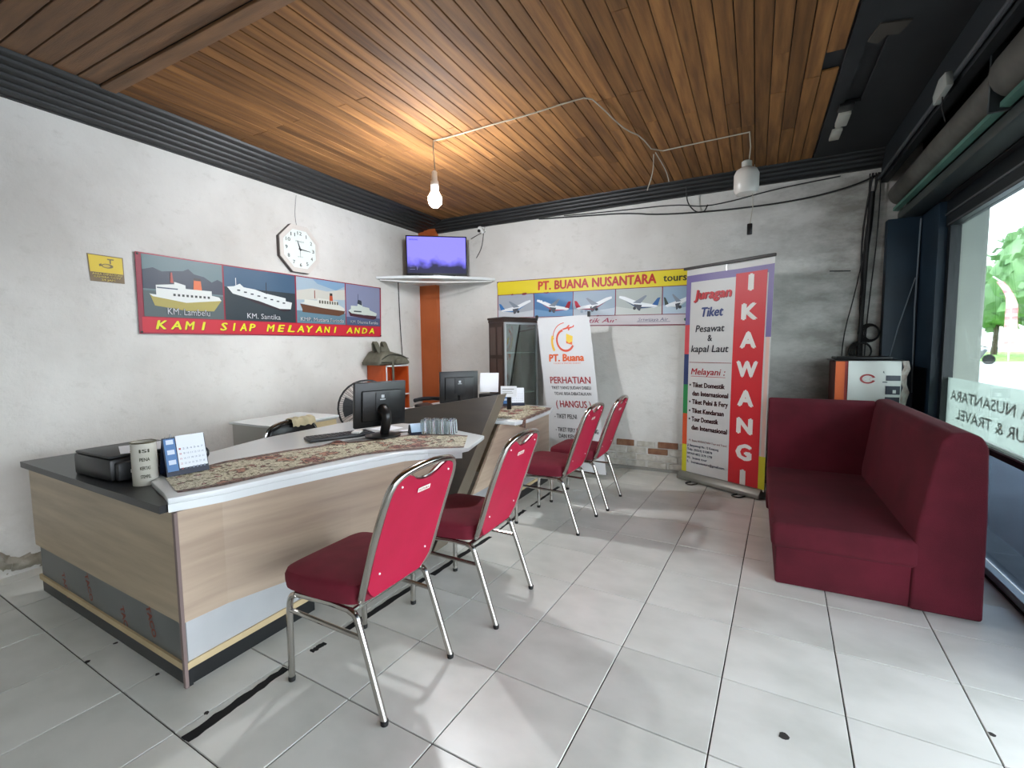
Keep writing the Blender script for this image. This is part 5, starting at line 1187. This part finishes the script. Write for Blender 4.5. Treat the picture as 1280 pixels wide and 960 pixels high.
MB().box(-.035, -.03, .023, .02, .045, .034, bev=.004, M=Matrix.Translation((-2.22, 2.15, ZT)) @ Matrix.Rotation(math.radians(30), 4, 'Z')).build('adapter_body', WHITEP, t)
sheet([(-2.12, 2.42), (-1.93, 2.34), (-1.86, 2.47), (-2.05, 2.56)], ZT+.0005, 'loose white papers on the near desk beside the monitor')
sheet([(-2.35, 2.38), (-2.18, 2.36), (-2.17, 2.52), (-2.34, 2.55)], ZT+.0005, 'white sheet behind the monitor on the near desk')
cab([(-2.15, 2.30, ZT+.006), (-2.02, 2.33, ZT+.012), (-1.95, 2.42, ZT+.010), (-1.90, 2.44, ZT+.006), (-1.88, 2.42, ZT+.008)], .004, 'black computer cable curling over the loose papers')
t = thing('card_holder', 'dark card holder with pale blue cards beside the drinking glasses', 'card holder', (-1.93, 2.36, ZT+.004))
Mh = Matrix.Translation((-1.92, 2.37, ZT+.005)) @ Matrix.Rotation(math.radians(-38), 4, 'Z')
MB().prism([(-.05, 0), (.045, 0), (.04, .012), (-.005, .058), (-.015, .058)], 'y', -.055, .055, M=Mh).build('holder', mat('navy_card'), t)
MB().prism([(.022, .014), (.040, .016), (.008, .062), (-.004, .066)], 'y', -.05, .05, M=Mh).build('cards', mat('pale_blue_card', '#a9c4dc', .5), t)
# upturned tumblers
def glass(name='drinking_glass'):
    t = thing(name, 'upturned drinking glass in the cluster on the near desk', 'glass', (0, 0, 0), 'upturned glasses on the near desk')
    prof = [(.030, 0), (.0235, .092), (.001, .096), (.001, .088), (.0215, .085), (.0275, 0)]
    m = MB(); m.lathe(prof, (0, 0, 0), 20); m.build('tumbler', DRINKGLASS, t)
    m = MB()
    for k in range(12): a_ = 2*PI*k/12; m.tube([(.0298*math.cos(a_), .0298*math.sin(a_), .006), (.0243*math.cos(a_), .0243*math.sin(a_), .085)], .0014, 4)
    m.build('fluting', mat('glass_edge', '#e6f2f5', .25, spec=1), t)
    return t
g0 = glass(); gl_ = []
Uu = Vector((.80, .60, 0)); Vv = Vector((-.60, .80, 0)); org = Vector((-1.875, 2.385, ZT+.002)); k = 0
for r_ in range(2):
    for c_3 in range(4):
        o = g0 if k == 0 else copy_tree(g0)
        o.location = org+Uu*(.0*c_3)+Vector((.062*c_3*.86, .062*c_3*.3, 0))+Vector((-.024*r_, .060*r_, 0)); k += 1
for q in range(8): pass
ii = 0
for o in [o for o in bpy.data.objects if o.name.startswith('drinking_glass')]:
    r_, c_3 = divmod(ii, 4); o['label'] = ('upturned drinking glass in the front row, ' if r_ == 0 else 'upturned drinking glass in the back row, ')+('leftmost', 'second from left', 'third from left', 'rightmost')[c_3]; ii += 1
# phone and small things on the rear desk
t = thing('telephone', 'black desk telephone at the left end of the farther desk', 'telephone', (-2.66, 3.42, .731))
MB().prism([(-2.74, .731), (-2.54, .731), (-2.54, .76), (-2.74, .80)], 'y', 3.34, 3.52, bev=.008).build('phone_body', BLACKP, t)
MB().tube([(-2.72, 3.32, .835), (-2.70, 3.40, .845), (-2.66, 3.50, .84), (-2.62, 3.58, .83)], .018, 8, smooth=1).build('handset', BLACKP, t)
MB().lathe([(.001, .02), (.018, .016), (.02, 0)], (-2.575, 3.43, .775), 14).build('white_knob', WHITEP, t)
sheet([(-2.98, 3.28), (-2.80, 3.25), (-2.78, 3.33), (-2.96, 3.40)], .7305, 'white paper bundle at the left end of the farther desk', h=.03)
monitor('black monitor seen from behind on the farther desk', (-2.44, 3.62), math.radians(-42), .36, .30, .731, 3, stand=False)
t = thing('paper_stand', 'upright white sheet leaning beside the farther monitor', 'paper', (-2.2, 3.82, .86))
Mp = Matrix.Translation((-2.255, 3.86, .90)) @ Matrix.Rotation(math.radians(18), 4, 'Z') @ Matrix.Rotation(math.radians(-12), 4, 'X')
MB().box(-.09, -.001, -.02, .09, .001, .165, M=Mp).build('sheet', PAPER, t)
MB().box(-2.36, 3.84, .731, -2.20, 3.95, .86, bev=.006).build('tray', BLACKP, t)
t = thing('card_stand', 'small white printed card standing at the top of the leaning board', 'card', (-2.0, 3.75, .83))
Mp = Matrix.Translation((-2.0, 3.78, .86)) @ Matrix.Rotation(math.radians(16), 4, 'Z')
MB().box(-.075, -.001, -.01, .075, .001, .09, M=Mp).build('card', PAPER, t)
MB().box(-.02, .002, -.129, .02, .03, .0, bev=.004, seg=1, M=Mp).build('holder_block', BLACKP, t)
F = Flat(lambda u, v, h=0: Mp @ Vector((u, -.002-h, v))); F.rect(-.06, .06, .05, .066, '#6a6a60', .0004).rect(-.06, .04, .03, .044, '#8a8a80', .0004).rect(-.06, .025, .04, .029, '#8a8a80', .0004).build('card_print', t)
tent('desk_calendar', 'blue framed tent calendar at the far end of the farther desk', (-2.17, 3.98, .738), (.88, .47), .21, .10, .165)
